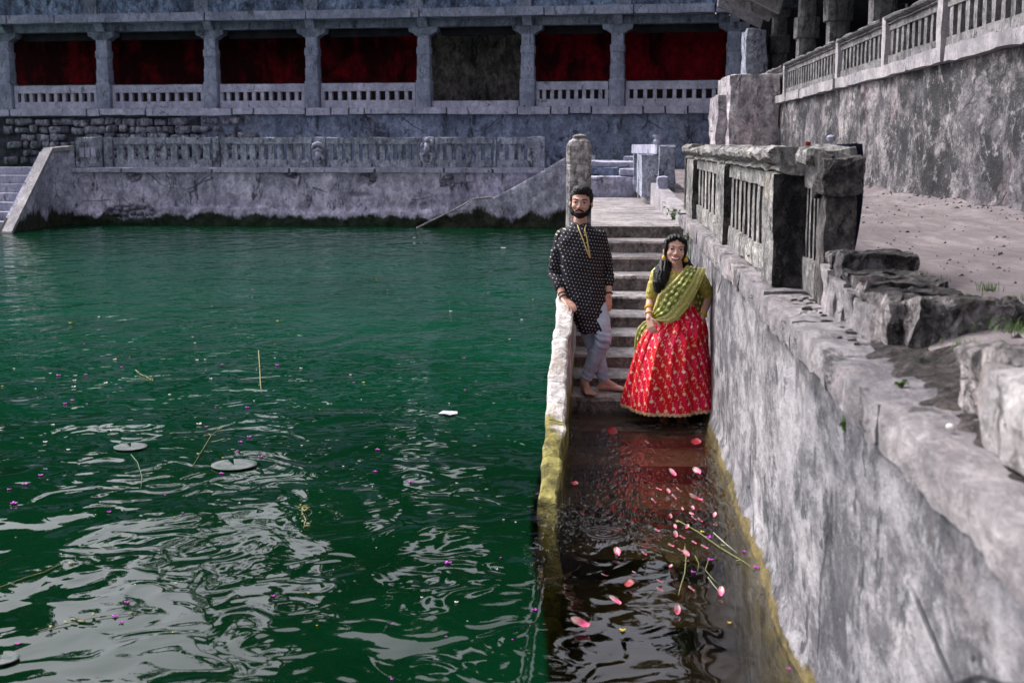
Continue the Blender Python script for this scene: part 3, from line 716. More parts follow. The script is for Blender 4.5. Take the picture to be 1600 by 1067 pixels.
# ================================================================ FAR SIDE
FY = 35.5
def X_at(px, D): return W3(px, 228, D).x
xl_, xr_ = X_at(112, FY), X_at(868, FY)
fw = empty('far_retaining_wall', ((xl_ + xr_) / 2, FY, 0), 'lilac grey plaster wall with mossy foot across the far side of the pond', 'wall')
LEDZ = zt(262, FY)
def fwall(name, x0, x1, y, z0, z1, mat, parent, nx, nz, amp=.05, holes=()):
    vs = []; fs = []
    for i in range(nx + 1):
        for k in range(nz + 1):
            x = x0 + (x1 - x0) * i / nx; z = z0 + (z1 - z0) * k / nz; p = Vector((x, 0, z))
            d = -noise.noise(p * .8) * amp - noise.noise(p * 3) * amp * .4
            if z < .5 and z0 < 0: d -= .10 * max(0, min(1, (.48 + .25 * noise.noise(p * .9) - z) / .12)) * (1 + .8 * noise.noise(p * 4))
            for (hx, hz, rx, rz, dd) in holes:
                e = ((x - hx) / rx) ** 2 + ((z - hz) / rz) ** 2 + .5 * noise.noise(p * 4)
                if e < 1: d += dd
            vs.append((x, y + d, z))
    for i in range(nx):
        for k in range(nz): a = i * (nz + 1) + k; fs.append((a, a + nz + 1, a + nz + 2, a + 1))
    return add(name, vs, fs, mat, parent, smooth=True)
def FP(px, py, D=FY): return W3(px, py, D)
hl = []
for px, py, rx, rz in ((205, 333, .75, .2), (208, 276, .22, .14), (575, 278, .28, .18), (700, 283, .2, .14), (455, 272, .2, .1), (560, 305, .3, .06), (645, 322, .12, .1), (662, 322, .12, .08)):
    q = FP(px, py); hl.append((q.x, q.z, rx, rz, .12))
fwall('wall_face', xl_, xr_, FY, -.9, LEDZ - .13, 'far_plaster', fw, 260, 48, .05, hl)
# rubble stones bared where plaster has gone
def rubble(name, pts, D, parent, mat='far_rubble', d=.05):
    for (px, py, w, h) in pts:
        q = W3(px, py, D); s = F / D; w_, h_ = w / s / 2, h / s / 2
        vs, fs = gridbox(w_ * 2, .16, h_ * 2, max(.06, w_ * .7)); _seed[0] += 1
        vs = roughen(vs, .03, 3, _seed[0], (w_, .08, h_), min(w_, h_) * .3)
        place(name, mesh(name, vs, fs, mat, True), (q.x, D - d, q.z), parent)
rubble('stone', [(170 + rnd.uniform(-3, 3) + i * 13, 326 + j * 9 + rnd.uniform(-2, 2), rnd.uniform(9, 13), rnd.uniform(6, 8.5)) for i in range(7) for j in range(3)], FY, fw, d=-.06)
rubble('stone', [(205, 272, 10, 6), (214, 279, 9, 7), (572, 272, 11, 8), (582, 281, 10, 7), (700, 277, 12, 8), (692, 288, 9, 6), (706, 289, 8, 6), (455, 272, 13, 5), (463, 277, 9, 4)], FY, fw, d=-.05)
xx = xl_ - .02
edges = [xl_ - .02] + [X_at(p, FY) for p in (190, 331, 452, 586, 694, 770)] + [X_at(850, FY)]
for a, c in zip(edges[:-1], edges[1:]):
    block('coping_stone', a + .02, c - .02, FY - .12, FY + .4, LEDZ - .14, LEDZ + rnd.uniform(-.015, .015), 'far_coping', fw, cell=.2, amp=.02, sc=2.5, r=.03)
block('ledge', xl_, xr_ + 1.2, FY + .3, FY + 2.6, LEDZ - .4, LEDZ - .03, 'far_coping', fw, cell=2, amp=.01, r=.01)

fb = empty('carved_balustrade', ((xl_ + xr_) / 2, FY + .1, LEDZ), 'long low carved stone balustrade along the far wall above the pond', 'balustrade')
BZ1 = zt(215, FY + .1)
YB = FY + .08
def far_slotted(x0, x1, y, zb, z1, n, mat, parent, slot=.42, th=.16, zf=(.26, .36, .78), base=True):
    H = z1 - zb
    block('panel_base', x0, x1, y, y + th, zb, zb + H * zf[0], mat, parent, cell=.3, amp=.015, r=.015)
    block('handrail', x0 - .0, x1 + .0, y - .04, y + th + .04, zb + H * zf[2], z1, mat, parent, cell=.3, amp=.02, r=.02)
    p = (x1 - x0) / n
    w = p * (1 - slot)
    key = (mat, round(w, 2), round(H, 2), zf)
    if key not in _BM:
        a, f = gridbox(w, th - .03, H * (zf[2] - zf[0]) + .02, .14); _BM[key] = mesh('baluster', roughen(a, .008, 5, 3, (w / 2, th / 2, H), .0), f, mat)
    for i in range(n):
        place('baluster', _BM[key], (x0 + p * (i + .5) + rnd.uniform(-.01, .01), y + th / 2, zb + H * (zf[0] + zf[2]) / 2), parent)
_BM = {}
segs = [(178, 330, 9), (344, 488, 10), (510, 658, 11), (680, 770, 6), (777, 822, 3)]
for (a, c, n) in segs: far_slotted(X_at(a, YB), X_at(c, YB), YB, LEDZ, BZ1, n, 'far_bal', fb)
for (a, c) in ((118, 160), (162, 176), (331, 343), (489, 509), (659, 679), (771, 776), (823, 852)):
    block('post', X_at(a, YB) + .01, X_at(c, YB) - .01, YB - .03, YB + .19, LEDZ, BZ1 + .01, 'far_bal', fb, cell=.12, amp=.02, r=.03)
for px in (128, 137, 146):
    block('recess_block', X_at(px, YB) - .06, X_at(px, YB) + .07, YB - .055, YB - .02, LEDZ + .28, LEDZ + .56, 'far_coping', fb, cell=.1, amp=.01, r=.01)
# carved figures on two posts
def carved(px, kind):
    x = X_at(px, YB); y = YB - .06; H = BZ1 - LEDZ
    ps = []
    if kind == 0:   # curled beast: hood, head and spiral tail
        ps.append(tube([(x - .17, y, LEDZ + .52), (x - .12, y - .04, LEDZ + .62), (x, y - .07, LEDZ + .66), (x + .12, y - .04, LEDZ + .62), (x + .17, y, LEDZ + .5)], [.04, .06, .07, .06, .04], 8))
        ps.append(tube([(x - .13, y, LEDZ + .46), (x, y - .06, LEDZ + .50), (x + .13, y, LEDZ + .46)], [.03, .08, .03], 8))
        ps.append(tube([(x + .14 * math.cos(a) * (1 - a / 9), y - .03, LEDZ + .22 + .16 * math.sin(a) * (1 - a / 9)) for a in [i * .5 for i in range(13)]], [.045 - .002 * i for i in range(13)], 6))
        ps.append(tube([(x, y - .02, LEDZ + .42), (x, y - .05, LEDZ + .32), (x - .03, y - .03, LEDZ + .2)], [.09, .08, .05], 8))
    else:           # squatting figure in an oval
        ps.append(tube([(x, y - .04, LEDZ + .70), (x, y - .07, LEDZ + .76), (x, y - .04, LEDZ + .82)], [.04, .075, .04], 8))
        ps.append(tube([(x, y - .02, LEDZ + .36), (x, y - .06, LEDZ + .5), (x, y - .03, LEDZ + .68)], [.06, .10, .07], 8))
        for s in (-1, 1):
            ps.append(tube([(x + .08 * s, y - .03, LEDZ + .64), (x + .17 * s, y - .03, LEDZ + .55), (x + .13 * s, y - .05, LEDZ + .68 + .1 * (s > 0))], [.04, .035, .03], 6))
            ps.append(tube([(x + .05 * s, y - .05, LEDZ + .40), (x + .15 * s, y - .07, LEDZ + .36), (x + .12 * s, y - .03, LEDZ + .2), (x + .06 * s, y - .04, LEDZ + .17)], [.05, .045, .035, .03], 6))
        ps.append(tube([(x + .19 * math.sin(a), y, LEDZ + .36 - .26 * math.cos(a)) for a in [-1.8 + i * .3 for i in range(13)]], .025, 6))
    v, f = join(ps); add('carved_figure', v, f, 'far_coping', fb, smooth=True)
carved(498, 0); carved(668, 1)

# diagonal stair cheek at the right end, with rope-like pale edge
dc = empty('far_stair_cheek', (X_at(770, 34.8), 34.8, 0), 'sloping mossy stair cheek against the far wall left of the stone post', 'wall')
pp = [(650, 358), (716, 326), (740, 312), (770, 309), (800, 294), (850, 266), (888, 243), (930, 243), (930, 262)]
D = 34.7
poly = [W3(px, py, D) for px, py in pp]; poly.append(Vector((poly[-1].x, D, -.9))); poly.append(Vector((poly[0].x, D, -.9)))
# front as a rough sheet
vs = []; fs = []; NXc, NZc = 90, 26
tops_ = [(p.x, p.z) for p in poly[:9]]
def topz(x):
    for (a, za), (c, zc) in zip(tops_[:-1], tops_[1:]):
        if a <= x <= c and c > a: return za + (zc - za) * (x - a) / (c - a)
    return tops_[-1][1]
for i in range(NXc + 1):
    x = poly[0].x + (poly[7].x - poly[0].x) * i / NXc; zt_ = topz(x)
    for k in range(NZc + 1):
        z = -.9 + (zt_ + .9) * k / NZc; p = Vector((x, 0, z)); d = noise.noise(p * 1.5) * .09 + noise.noise(p * 4) * .04
        if z < .45: d += .12 * noise.noise(p * 2.5)
        vs.append((x, D + d, z))
    vs.append((x, D + .75, zt_))
k1 = NZc + 2
for i in range(NXc):
    for k in range(NZc + 1): a = i * k1 + k; fs.append((a, a + k1, a + k1 + 1, a + 1))
MAT['far_cheek'] = stone('mossy_cheek_plaster', (.52, .51, .63), (.35, .35, .44), (.04, .045, .055), grime=.40, streak=.3, sc=1.2, con=.6, moss=.40, mosscol=(.022, .028, .016), bump=.9, bdist=.04, fine=.4)
add('wall_face', vs, fs, 'far_cheek', dc, smooth=True)
ed = [p + Vector((0, -.03, .02)) for p in poly[:4]]
v, f = tube(ed, .022, 6); add('pale_edge', v, f, 'upper_coping', dc)

# left stair flight and its cheek
sl = empty('far_left_stairs', (-16.5, 35, 0), 'flight of pale steps entering the pond at the left edge', 'stairs')
xr0 = -15.6
zs_, ys_ = zt(262, 36.5), 36.5
Nst = 9
for i in range(Nst):
    z = LEDZ - .0 - i * (LEDZ + .25) / (Nst - 1); y = 36.4 - i * .48
    block('step', -22, xr0, y - .48, y + .05, z - .35, z, 'far_coping', sl, cell=.6, amp=.02, r=.02)
lc = empty('far_left_cheek', (-14.8, 34, 0), 'sloping stair cheek with pale edge at the far left corner of the pond', 'wall')
A0, A1 = HZ(16, 365, 0), None
yA = A0.y; xA = A0.x
top = W3(86, 236, 35.2)
pts_top = [Vector((xA, yA, -.0)), Vector((top.x, 35.0, top.z)), Vector((X_at(116, FY), FY, top.z + .06))]
n = 26; vs = []; fs = []; NZc = 16
for i in range(n + 1):
    t = i / n
    p = pts_top[0].lerp(pts_top[1], t / .86) if t < .86 else pts_top[1].lerp(pts_top[2], (t - .86) / .14)
    for k in range(NZc + 1):
        z = -.9 + (p.z + .9) * k / NZc; q = Vector((p.y, 0, z)); d = noise.noise(q * 1.6) * .06 + noise.noise(q * 5) * .025
        vs.append((p.x + d, p.y, z))
    vs.append((p.x - .33, p.y, p.z))
k1 = NZc + 2
for i in range(n):
    for k in range(NZc + 1): a = i * k1 + k; fs.append((a, a + k1, a + k1 + 1, a + 1))
vs.append((pts_top[2].x, FY + .3, -.9)); 
add('wall_face', vs, fs, 'far_cheek', lc, smooth=True)
ed = [pts_top[0] + Vector((-.12, -.1, -.35)), pts_top[0] + Vector((-.1, 0, .0)), pts_top[1] + Vector((-.12, 0, .03)), pts_top[2] + Vector((-.1, -.1, .03))]
n_ = 10; vs = []; fs = []
for e0 in ed:
    for dx, dz in ((-.12, -.06), (-.12, .05), (.14, .05), (.14, -.06)): vs.append(e0 + Vector((dx, 0, dz)))
for i in range(3):
    for k in range(4): fs.append((i * 4 + k, i * 4 + (k + 1) % 4, (i + 1) * 4 + (k + 1) % 4, (i + 1) * 4 + k))
fs += [(0, 1, 2, 3), (15, 14, 13, 12)]
add('edge_coping', vs, fs, 'upper_coping', lc)

# upper wall of the far side
UY = 38.2
yl, yr = 39.4, 37.4                                   # the building is turned a little
BA, BB = Vector((X_at(0, yl), yl, 0)), Vector((X_at(1130, yr), yr, 0))
bd = (BB - BA).normalized(); bn = Vector((bd.y, -bd.x, 0)); brz = math.atan2(bd.y, bd.x); BL = (BB - BA).length
def bp(px, py, off=0):                                # along, height on the building's front plane (off = metres towards the camera)
    q = HV(px, py, BA + bn * off, BB + bn * off); return (q - BA).dot(bd), q.z
def bblock(name, s0, s1, o0, o1, z0, z1, mat, parent, cell=.3, amp=.02, r=.02):
    """block in the building's own frame: s along, o towards the pond"""
    c = BA + bd * (s0 + s1) / 2 + bn * (o0 + o1) / 2
    ll, dd, hh = s1 - s0, abs(o1 - o0), z1 - z0
    _seed[0] += 1
    vs, fs = gridbox(ll, dd, hh, cell, 80); vs = roughen(vs, amp, 3, _seed[0] * .37, (ll / 2, dd / 2, hh / 2), r)
    return place(name, mesh(name, vs, fs, mat), (c.x, c.y, (z0 + z1) / 2), parent, brz)
G = bp(600, 168)[1]
uwf = empty('far_upper_wall', BA + bd * BL / 2, 'dark blue grey plaster wall under the red colonnade on the far side', 'wall')
vs = []; fs = []; nx, nz = 220, 22
s_a, s_b = -3, BL + 1.5
for i in range(nx + 1):
    for k in range(nz + 1):
        s = s_a + (s_b - s_a) * i / nx; z = .9 + (G - .22 - .9) * k / nz; p = Vector((s, 0, z)); d = noise.noise(p * .8) * .06 + noise.noise(p * 3.2) * .03
        if s < BL * .30: d -= .10
        q = BA + bd * s + bn * (d + .05); vs.append((q.x, q.y, z))
for i in range(nx):
    for k in range(nz): a = i * (nz + 1) + k; fs.append((a, a + nz + 1, a + nz + 2, a + 1))
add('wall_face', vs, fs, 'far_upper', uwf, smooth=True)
# bare rubble at the left end, stone by stone
bmesh_st = []
rs = random.Random(11)
_q = 0
for row in range(6):
    z = 1.75 + row * .235; s = bp(0, 200)[0] + rs.uniform(0, .3)
    send = bp(350 - row * 4 + (40 if row % 2 else 0), 200)[0]
    while s < send:
        w = rs.uniform(.2, .72); h = rs.uniform(.17, .25); hz = z + rs.uniform(-.03, .03)
        if rs.random() < .93:
            vs, fs = gridbox(w - .04, .2, h, .12); _seed[0] += 1
            vs = roughen(vs, .06, 3.5, _seed[0], (w / 2 - .02, .1, h / 2), min(w, h) * .16)
            c = BA + bd * (s + w / 2) + bn * (.02 + rs.uniform(-.02, .03))
            place('stone', mesh('stone', vs, fs, 'far_rubble', True), (c.x, c.y, hz), uwf, brz)
        s += w + .015
bblock('rubble_backing', bp(0, 200)[0] - 2, bp(345, 200)[0], -.15, -.02, 1.0, G - .25, 'far_mortar', uwf, cell=3, amp=0, r=0)
# ledge stones
cps = [-60, 20, 140, 160, 232, 366, 400, 480, 520, 548, 572, 700, 810, 862, 890, 925, 1005, 1040, 1075, 1160]
for a, c in zip(cps[:-1], cps[1:]):
    s0, s1 = bp(a, 172)[0], bp(c, 172)[0]
    bblock('coping_stone', s0 + .015, s1 - .015, -.3, .22, G - .22 + rnd.uniform(-.02, .02), G, 'far_coping', uwf, cell=.3, amp=.02, r=.025)
# red colonnade building
cb = empty('colonnade_building', BA + bd * BL / 2, 'long low stone colonnade with red painted back wall across the pond', 'building')
pxs = [10, 163, 331, 489, 663, 825, 965, 1146]
ZB = bp(600, 47)[1]; ZL = bp(600, 24)[1]; ZR = ZL + 1.45
bblock('floor', -3, BL + 3, -3.2, -.3, G - .3, G - .02, 'grey_back', cb, cell=3, amp=0, r=0)
ss = [bp(p, 100)[0] for p in pxs]
bk = 2.1
def bk_s(px): 
    q = HV(px, 100, BA - bn * bk, BB - bn * bk); return (q - BA).dot(bd)
red_edges = [(-80, 652, 'red'), (662, 822, 'grey_back'), (828, 1135, 'red')]
for (a, c, mt) in red_edges: bblock('back_wall', bk_s(a), bk_s(c), -bk - .3, -bk, G - .05, ZB + .3, mt, cb, cell=3, amp=0, r=0)
bblock('back_wall', bk_s(1135), bk_s(1190), -bk - .3, -bk + .02, G - .05, ZB + .3, 'far_beam', cb, cell=3, amp=0, r=0)
PH = ZB - G
_, zc = bp(600, 55)
for i, s in enumerate(ss):
    c = BA + bd * s - bn * .02; w = .21
    prf = [(w * 1.12, G - .02), (w * 1.12, G + .75), (w, G + .78), (w, G + 1.15), (w * .93, G + 1.17), (w * .93, G + 1.5), (w * 1.02, G + 1.53), (w * 1.02, zc - .38), (w * .88, zc - .35), (w * .88, zc - .05)]
    vs = []; fs = []; seg = 16
    for (r, z) in prf:
        for k in range(seg):
            a = 2 * math.pi * k / seg; cc, sn = math.cos(a), math.sin(a); q = (abs(cc) ** 7 + abs(sn) ** 7) ** (-1 / 7)
            l = Vector((r * q * cc, r * q * sn, 0)); p = c + bd * l.x + bn * l.y; vs.append((p.x + rnd.uniform(-.004, .004), p.y, z))
    for j in range(len(prf) - 1):
        for k in range(seg): fs.append((j * seg + k, j * seg + (k + 1) % seg, (j + 1) * seg + (k + 1) % seg, (j + 1) * seg + k))
    fs.append(tuple((len(prf) - 1) * seg + k for k in range(seg)))
    add('pillar', vs, fs, 'far_pillar', cb)
    # spreading capital
    def cp(u, z, o): q = c + bd * u + bn * o; return Vector((q.x, q.y, z))
    zt0, zt1 = zc - .06, zc + .20
    prism('capital', [cp(-.19, zt0, .17), cp(.19, zt0, .17), cp(.30, zt0 + .08, .17), cp(.42, zt0 + .13, .17), cp(.44, zt1, .17), cp(-.44, zt1, .17), cp(-.42, zt0 + .13, .17), cp(-.30, zt0 + .08, .17)], -bn * .4, 'far_beam', cb)
    prism('bracket', [cp(-.13, zt1 + .003, .20), cp(-.13, ZL - .12, .42), cp(-.13, ZL - .01, .42), cp(-.13, ZL - .01, -.1), cp(-.13, zt1 + .003, -.1)], bd * .27, 'far_pillar', cb)
for i in range(len(ss) - 1):
    a, c = ss[i], ss[i + 1]
    bblock('beam', a + .14 if i else a - 1, c - .14, -.28, .10, zc + .203, ZL - .125, 'far_beam', cb, cell=.4, amp=.012, r=.02)
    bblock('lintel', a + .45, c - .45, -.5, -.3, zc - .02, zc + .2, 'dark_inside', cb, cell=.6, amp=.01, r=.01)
    if i == 4:
        bblock('sill', a + .25, c - .25, -.12, .10, G - .01, G + .18, 'far_coping', cb, cell=.3, amp=.015, r=.02)
        continue
    x0, x1 = a + .25, c - .25; H = bp(600, 130)[1] - G; th = .18
    bblock('panel_base', x0, x1, -.10, .09, G - .01, G + H * .30, 'far_coping', cb, cell=.3, amp=.012, r=.015)
    bblock('handrail', x0, x1, -.10, .09, G + H * .66, G + H, 'far_coping', cb, cell=.3, amp=.012, r=.015)
    n = 10 if i not in (5,) else 9; p = (x1 - x0) / n; w = p * .38
    if i == 0: a_, f_ = gridbox(w, th - .04, H * .38, .1); me_b = mesh('baluster', roughen(a_, .006, 5, 3), f_, 'far_coping')
    for j in range(n + 1):
        q = BA + bd * (x0 + p * j + (w / 2 if j == 0 else -w / 2 if j == n else 0)) + bn * 0
        place('baluster', me_b, (q.x, q.y, G + H * .48), cb, brz)
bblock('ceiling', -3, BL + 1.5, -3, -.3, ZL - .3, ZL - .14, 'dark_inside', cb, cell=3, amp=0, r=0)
ew = [-90, 10, 85, 320, 478, 655, 850, 990, 1118, 1230]
for a, c in zip(ew[:-1], ew[1:]):
    s0, s1 = bp(a, 22, .5)[0], bp(c, 22, .5)[0]
    bblock('eave_slab', s0 + .01, s1 - .01, -.4, .55, ZL - .13, ZL + .13, 'far_pillar', cb, cell=.4, amp=.018, r=.03)
bblock('roof_parapet', -3, BL + 2.2, -.3, .15, ZL + .13, ZR, 'far_roof', cb, cell=.5, amp=.03, r=.02)
bblock('roof_slab', -3, BL + 2.2, -4, -.3, ZL + .3, ZL + .5, 'far_roof', cb, cell=2, amp=.02, r=.02)
for px in (145, 318, 488, 652, 820, 975):
    s = bp(px, 10)[0]; bblock('parapet_pilaster', s - .22, s + .22, .151, .21, ZL + .135, ZR - .01, 'far_beam', cb, cell=.3, amp=.012, r=.02)

# ================================================================ TREES BEHIND (seen in the water)
def tree(px, D, zbot, ztop, rad, n, label, leaf=.45, lobes=9, seed=1):
    r = random.Random(seed); x = (px - 949) / F * D
    t = empty('tree', (x, D, -1.6), label, 'tree', 'tall trees standing behind the far colonnade')
    v, f = tube([(x, D, -1.6), (x + .2, D, zbot * .5), (x - .1, D, (zbot + ztop) / 2), (x + .2, D, ztop - 1)], [.45, .35, .2, .05], 9)
    add('trunk', v, f, 'bark', t)
    cen = []
    for i in range(lobes):
        a = r.uniform(0, 6.28); u = r.random(); rr = rad * (.25 + .6 * r.random())
        cen.append((Vector((x + rr * math.cos(a), D + rr * .6 * math.sin(a), zbot + (ztop - zbot) * (.15 + .75 * u))), rad * r.uniform(.34, .6)))
    for c, q in cen[:5]:
        v, f = tube([(x, D, (zbot + c.z) / 2 - 1), (Vector((x, D, c.z)) + c) / 2, c], [.16, .1, .04], 6); add('limb', v, f, 'bark', t)
    vs = []; fs = []
    for i in range(n):
        c, q = r.choice(cen); d = Vector((r.gauss(0, 1), r.gauss(0, 1), r.gauss(0, 1))).normalized() * q * r.random() ** .45
        p = c + d; e = Euler((r.uniform(0, 3), r.uniform(0, 3), r.uniform(0, 3))).to_matrix(); l = leaf * r.uniform(.6, 1.3)
        o = len(vs); vs += [p + e @ Vector((-l / 2, 0, 0)), p + e @ Vector((0, -l / 4, .03)), p + e @ Vector((l / 2, 0, 0)), p + e @ Vector((0, l / 4, .03))]; fs.append((o, o + 1, o + 2, o + 3))
    add('crown', vs, fs, 'tree_leaf', t, recalc=False)
eh = lambda el, D: CAMZ + D * math.tan(R(el))
def TR(px, D, e0, e1, radpx, n, label, **k): tree(px, D, eh(e0, D), eh(e1, D), radpx / F * D, n, label, **k)
TR(-60, 52, 5, 19, 150, 14000, 'broad dense tree reflected at the left side of the pond', seed=2, lobes=24, leaf=.75)
TR(560, 55, 6, 21, 130, 15000, 'tall loose crowned tree behind the middle of the colonnade', seed=3, lobes=26, leaf=.75)
TR(770, 52, 6, 23.5, 140, 15000, 'tallest tree behind the bay without red paint', seed=5, lobes=26, leaf=.75)
TR(430, 60, 17, 25, 120, 5000, 'high spreading tree reflected low in the pond', seed=7, lobes=8, leaf=.6)
TR(960, 50, 6, 17, 120, 5000, 'rounded tree behind the right end of the colonnade', seed=9, lobes=10, leaf=.55)
TR(1150, 46, 6, 26, 170, 6000, 'large tree above the corner of the two buildings', seed=13, lobes=14, leaf=.6)
TR(270, 55, 5, 11.0, 200, 7000, 'low wide tree behind the left half of the colonnade', seed=17, lobes=14, leaf=.7)

TR(300, 56, 13, 24, 130, 1500, 'thin sparse tree whose twigs break the bright reflection', seed=21, lobes=7, leaf=.5)
# ================================================================ PEOPLE
def skinmat(name, col, warm):
    b = NB(name, .5); P = b.pos(True); n = b.noise(P, 12, 4, .6)
    c = b.mix(b.ramp(n, .35, .65), col, warm)
    b.p.inputs['Subsurface Weight'].default_value = .12; b.p.inputs['Subsurface Radius'].default_value = (.02, .008, .004); b.p.inputs['Subsurface Scale'].default_value = .5
    return b.fin(c, None, .5, spec=.4)
MAT['skin_m'] = skinmat('man_skin', (.50, .27, .21), (.58, .33, .26))
MAT['skin_w'] = skinmat('woman_skin', (.58, .33, .25), (.66, .40, .31))
MAT['hair'] = plain('black_hair', (.005, .004, .005), .55, .25, .4, 60, .6)
MAT['beard'] = plain('black_beard', (.012, .008, .008), .8, .2, .4, 150, .8)
MAT['eyewhite'] = plain('eye_white', (.75, .72, .70), .3, .5, .02)
MAT['iris'] = plain('dark_iris', (.015, .007, .004), .2, .6, .1)
MAT['lip_m'] = plain('brownish_lip', (.40, .13, .13), .45, .4, .08)
MAT['lip_w'] = plain('red_lip', (.45, .05, .07), .4, .4, .08)
MAT['teeth'] = plain('white_teeth', (.85, .82, .78), .3, .5, .02)
MAT['gold'] = plain('yellow_gold', (.75, .42, .03), .35, .6, .2, 60)
MAT['band'] = plain('black_band', (.01, .01, .012), .5, .4, .2)

def ell(c, r, rot=(0, 0, 0), seg=18, rings=12):
    m = Euler(rot).to_matrix(); vs = []; fs = []; c = Vector(c)
    vs.append(c + m @ Vector((0, 0, r[2])))
    for i in range(1, rings):
        t = math.pi * i / rings
        for k in range(seg):
            a = 2 * math.pi * k / seg; vs.append(c + m @ Vector((r[0] * math.sin(t) * math.cos(a), r[1] * math.sin(t) * math.sin(a), r[2] * math.cos(t))))
    vs.append(c + m @ Vector((0, 0, -r[2]))); L = len(vs) - 1
    for k in range(seg):
        fs.append((0, 1 + k, 1 + (k + 1) % seg)); fs.append((L, L - seg + (k + 1) % seg, L - seg + k))
    for i in range(rings - 2):
        for k in range(seg): a = 1 + i * seg + k; d = 1 + i * seg + (k + 1) % seg; fs.append((a, a + seg, d + seg, d))
    return vs, fs
def limb(pts, rad, seg=14):
    """tapered limb with rounded ends"""
    pts = [Vector(p) for p in pts]; r = [x if isinstance(x, tuple) else (x, x) for x in rad]
    d0 = (pts[0] - pts[1]).normalized(); d1 = (pts[-1] - pts[-2]).normalized(); m0 = min(r[0]); m1 = min(r[-1])
    P2 = [pts[0] + d0 * m0 * .95, pts[0] + d0 * m0 * .6] + pts + [pts[-1] + d1 * m1 * .6, pts[-1] + d1 * m1 * .95]
    sc = lambda q, f: (q[0] * f, q[1] * f)
    R2 = [sc(r[0], .3), sc(r[0], .8)] + r + [sc(r[-1], .8), sc(r[-1], .3)]
    return tube(P2, R2, seg)
def rings(rows, seg=28):
    """stacked level ellipses: (centre, rx, ry[, yaw])"""
    vs = []; fs = []
    for row in rows:
        c, rx, ry = Vector(row[0]), row[1], row[2]; yw = row[3] if len(row) > 3 else 0; tz = row[4] if len(row) > 4 else 0
        for k in range(seg):
            a = 2 * math.pi * k / seg; cc, sn = math.cos(a), math.sin(a); q = (abs(cc) ** 2.4 + abs(sn) ** 2.4) ** (-1 / 2.4)
            x, y = rx * q * cc, ry * q * sn
            vs.append(c + Vector((x * math.cos(yw) - y * math.sin(yw), x * math.sin(yw) + y * math.cos(yw), tz * x)))
    n = len(rows)
    for i in range(n - 1):
        for k in range(seg): fs.append((i * seg + k, i * seg + (k + 1) % seg, (i + 1) * seg + (k + 1) % seg, (i + 1) * seg + k))
    fs.append(tuple(range(seg - 1, -1, -1))); fs.append(tuple((n - 1) * seg + k for k in range(seg)))
    return vs, fs
def remesh(name, parts, mat, parent, voxel=.005, smooth=2, disp=None, matfn=None):
    v, f = join(parts); me = bpy.data.meshes.new(name + '_src'); me.from_pydata([tuple(q) for q in v], [], f)
    bm = bmesh.new(); bm.from_mesh(me); bmesh.ops.recalc_face_normals(bm, faces=bm.faces); bm.to_mesh(me); bm.free()
    t = bpy.data.objects.new('tmp', me); COL.objects.link(t)
    m = t.modifiers.new('r', 'REMESH'); m.mode = 'VOXEL'; m.voxel_size = voxel
    if smooth: s = t.modifiers.new('s', 'SMOOTH'); s.factor = .5; s.iterations = smooth
    dg = bpy.context.evaluated_depsgraph_get(); ev = t.evaluated_get(dg); out = bpy.data.meshes.new_from_object(ev)
    bpy.data.objects.remove(t); bpy.data.meshes.remove(me); out.name = name
    vs = out.vertices
    if disp:
        nr = [Vector(q.normal) for q in vs]
        for q, n_ in zip(vs, nr): q.co = q.co + n_ * disp(q.co, n_)
    out.materials.clear()
    for mt in (mat if isinstance(mat, (list, tuple)) else [mat]): out.materials.append(MAT[mt])
    c = sum((q.co for q in vs), Vector()) / max(1, len(vs))
    if matfn:
        for p in out.polygons: p.material_index = matfn(p.center, p.normal)
    out.transform(Matrix.Translation(-c)); out.polygons.foreach_set('use_smooth', [True] * len(out.polygons)); out.update()
    return place(name, out, c, parent)
def hand(wrist, d, side, nrm, size=1.0, curl=.5, spread=.10, thumb=None):
    """palm and five fingers: d along the hand, side towards the thumb, nrm out of the back of the hand"""
    d = Vector(d).normalized(); side = Vector(side); side = (side - d * side.dot(d)).normalized(); nrm = d.cross(side); 
    if nrm.dot(Vector(thumb[1] if thumb else (0, -1, 0))) < 0: nrm = -nrm
    w = Vector(wrist); s = size; P = []
    P.append(limb([w - d * .02 * s, w + d * .03 * s, w + d * .075 * s], [(.020 * s, .026 * s), (.016 * s, .034 * s), (.012 * s, .036 * s)] if abs(side.y) < 2 else [.02] * 3, 12))
    # palm as overlapping rods so that it is flat and wide whichever way it turns
    for u in (-.026, -.009, .009, .026): P.append(limb([w + side * u * .6 * s, w + side * u * s + d * .085 * s], [.0135 * s, .0115 * s], 8))
    P = P[1:]
    for u, L in ((.028, .068), (.0095, .077), (-.0095, .072), (-.028, .056)):
        p = w + side * u * s + d * .085 * s; dd = (d + side * u * spread * 10).normalized(); pts = [p]; a = 0
        for seg_, l in enumerate((.45, .32, .26)):
            a += curl * (.5 if seg_ == 0 else .8)
            q = (dd * math.cos(a) - nrm * math.sin(a)); p = p + q * L * l * s; pts.append(p)
        P.append(limb(pts, [.0095 * s, .0088 * s, .0080 * s, .0068 * s], 8))
    p = w + side * .026 * s + d * .022 * s; q = (d * .65 + side * .75 - nrm * .35).normalized(); p1 = p + q * .035 * s; q2 = (d * .9 + side * .35 - nrm * .35).normalized(); p2 = p1 + q2 * .03 * s; p3 = p2 + (d - nrm * .3).normalized() * .022 * s
    P.append(limb([p, p1, p2, p3], [.013 * s, .0115 * s, .0098 * s, .008 * s], 8))
    return P
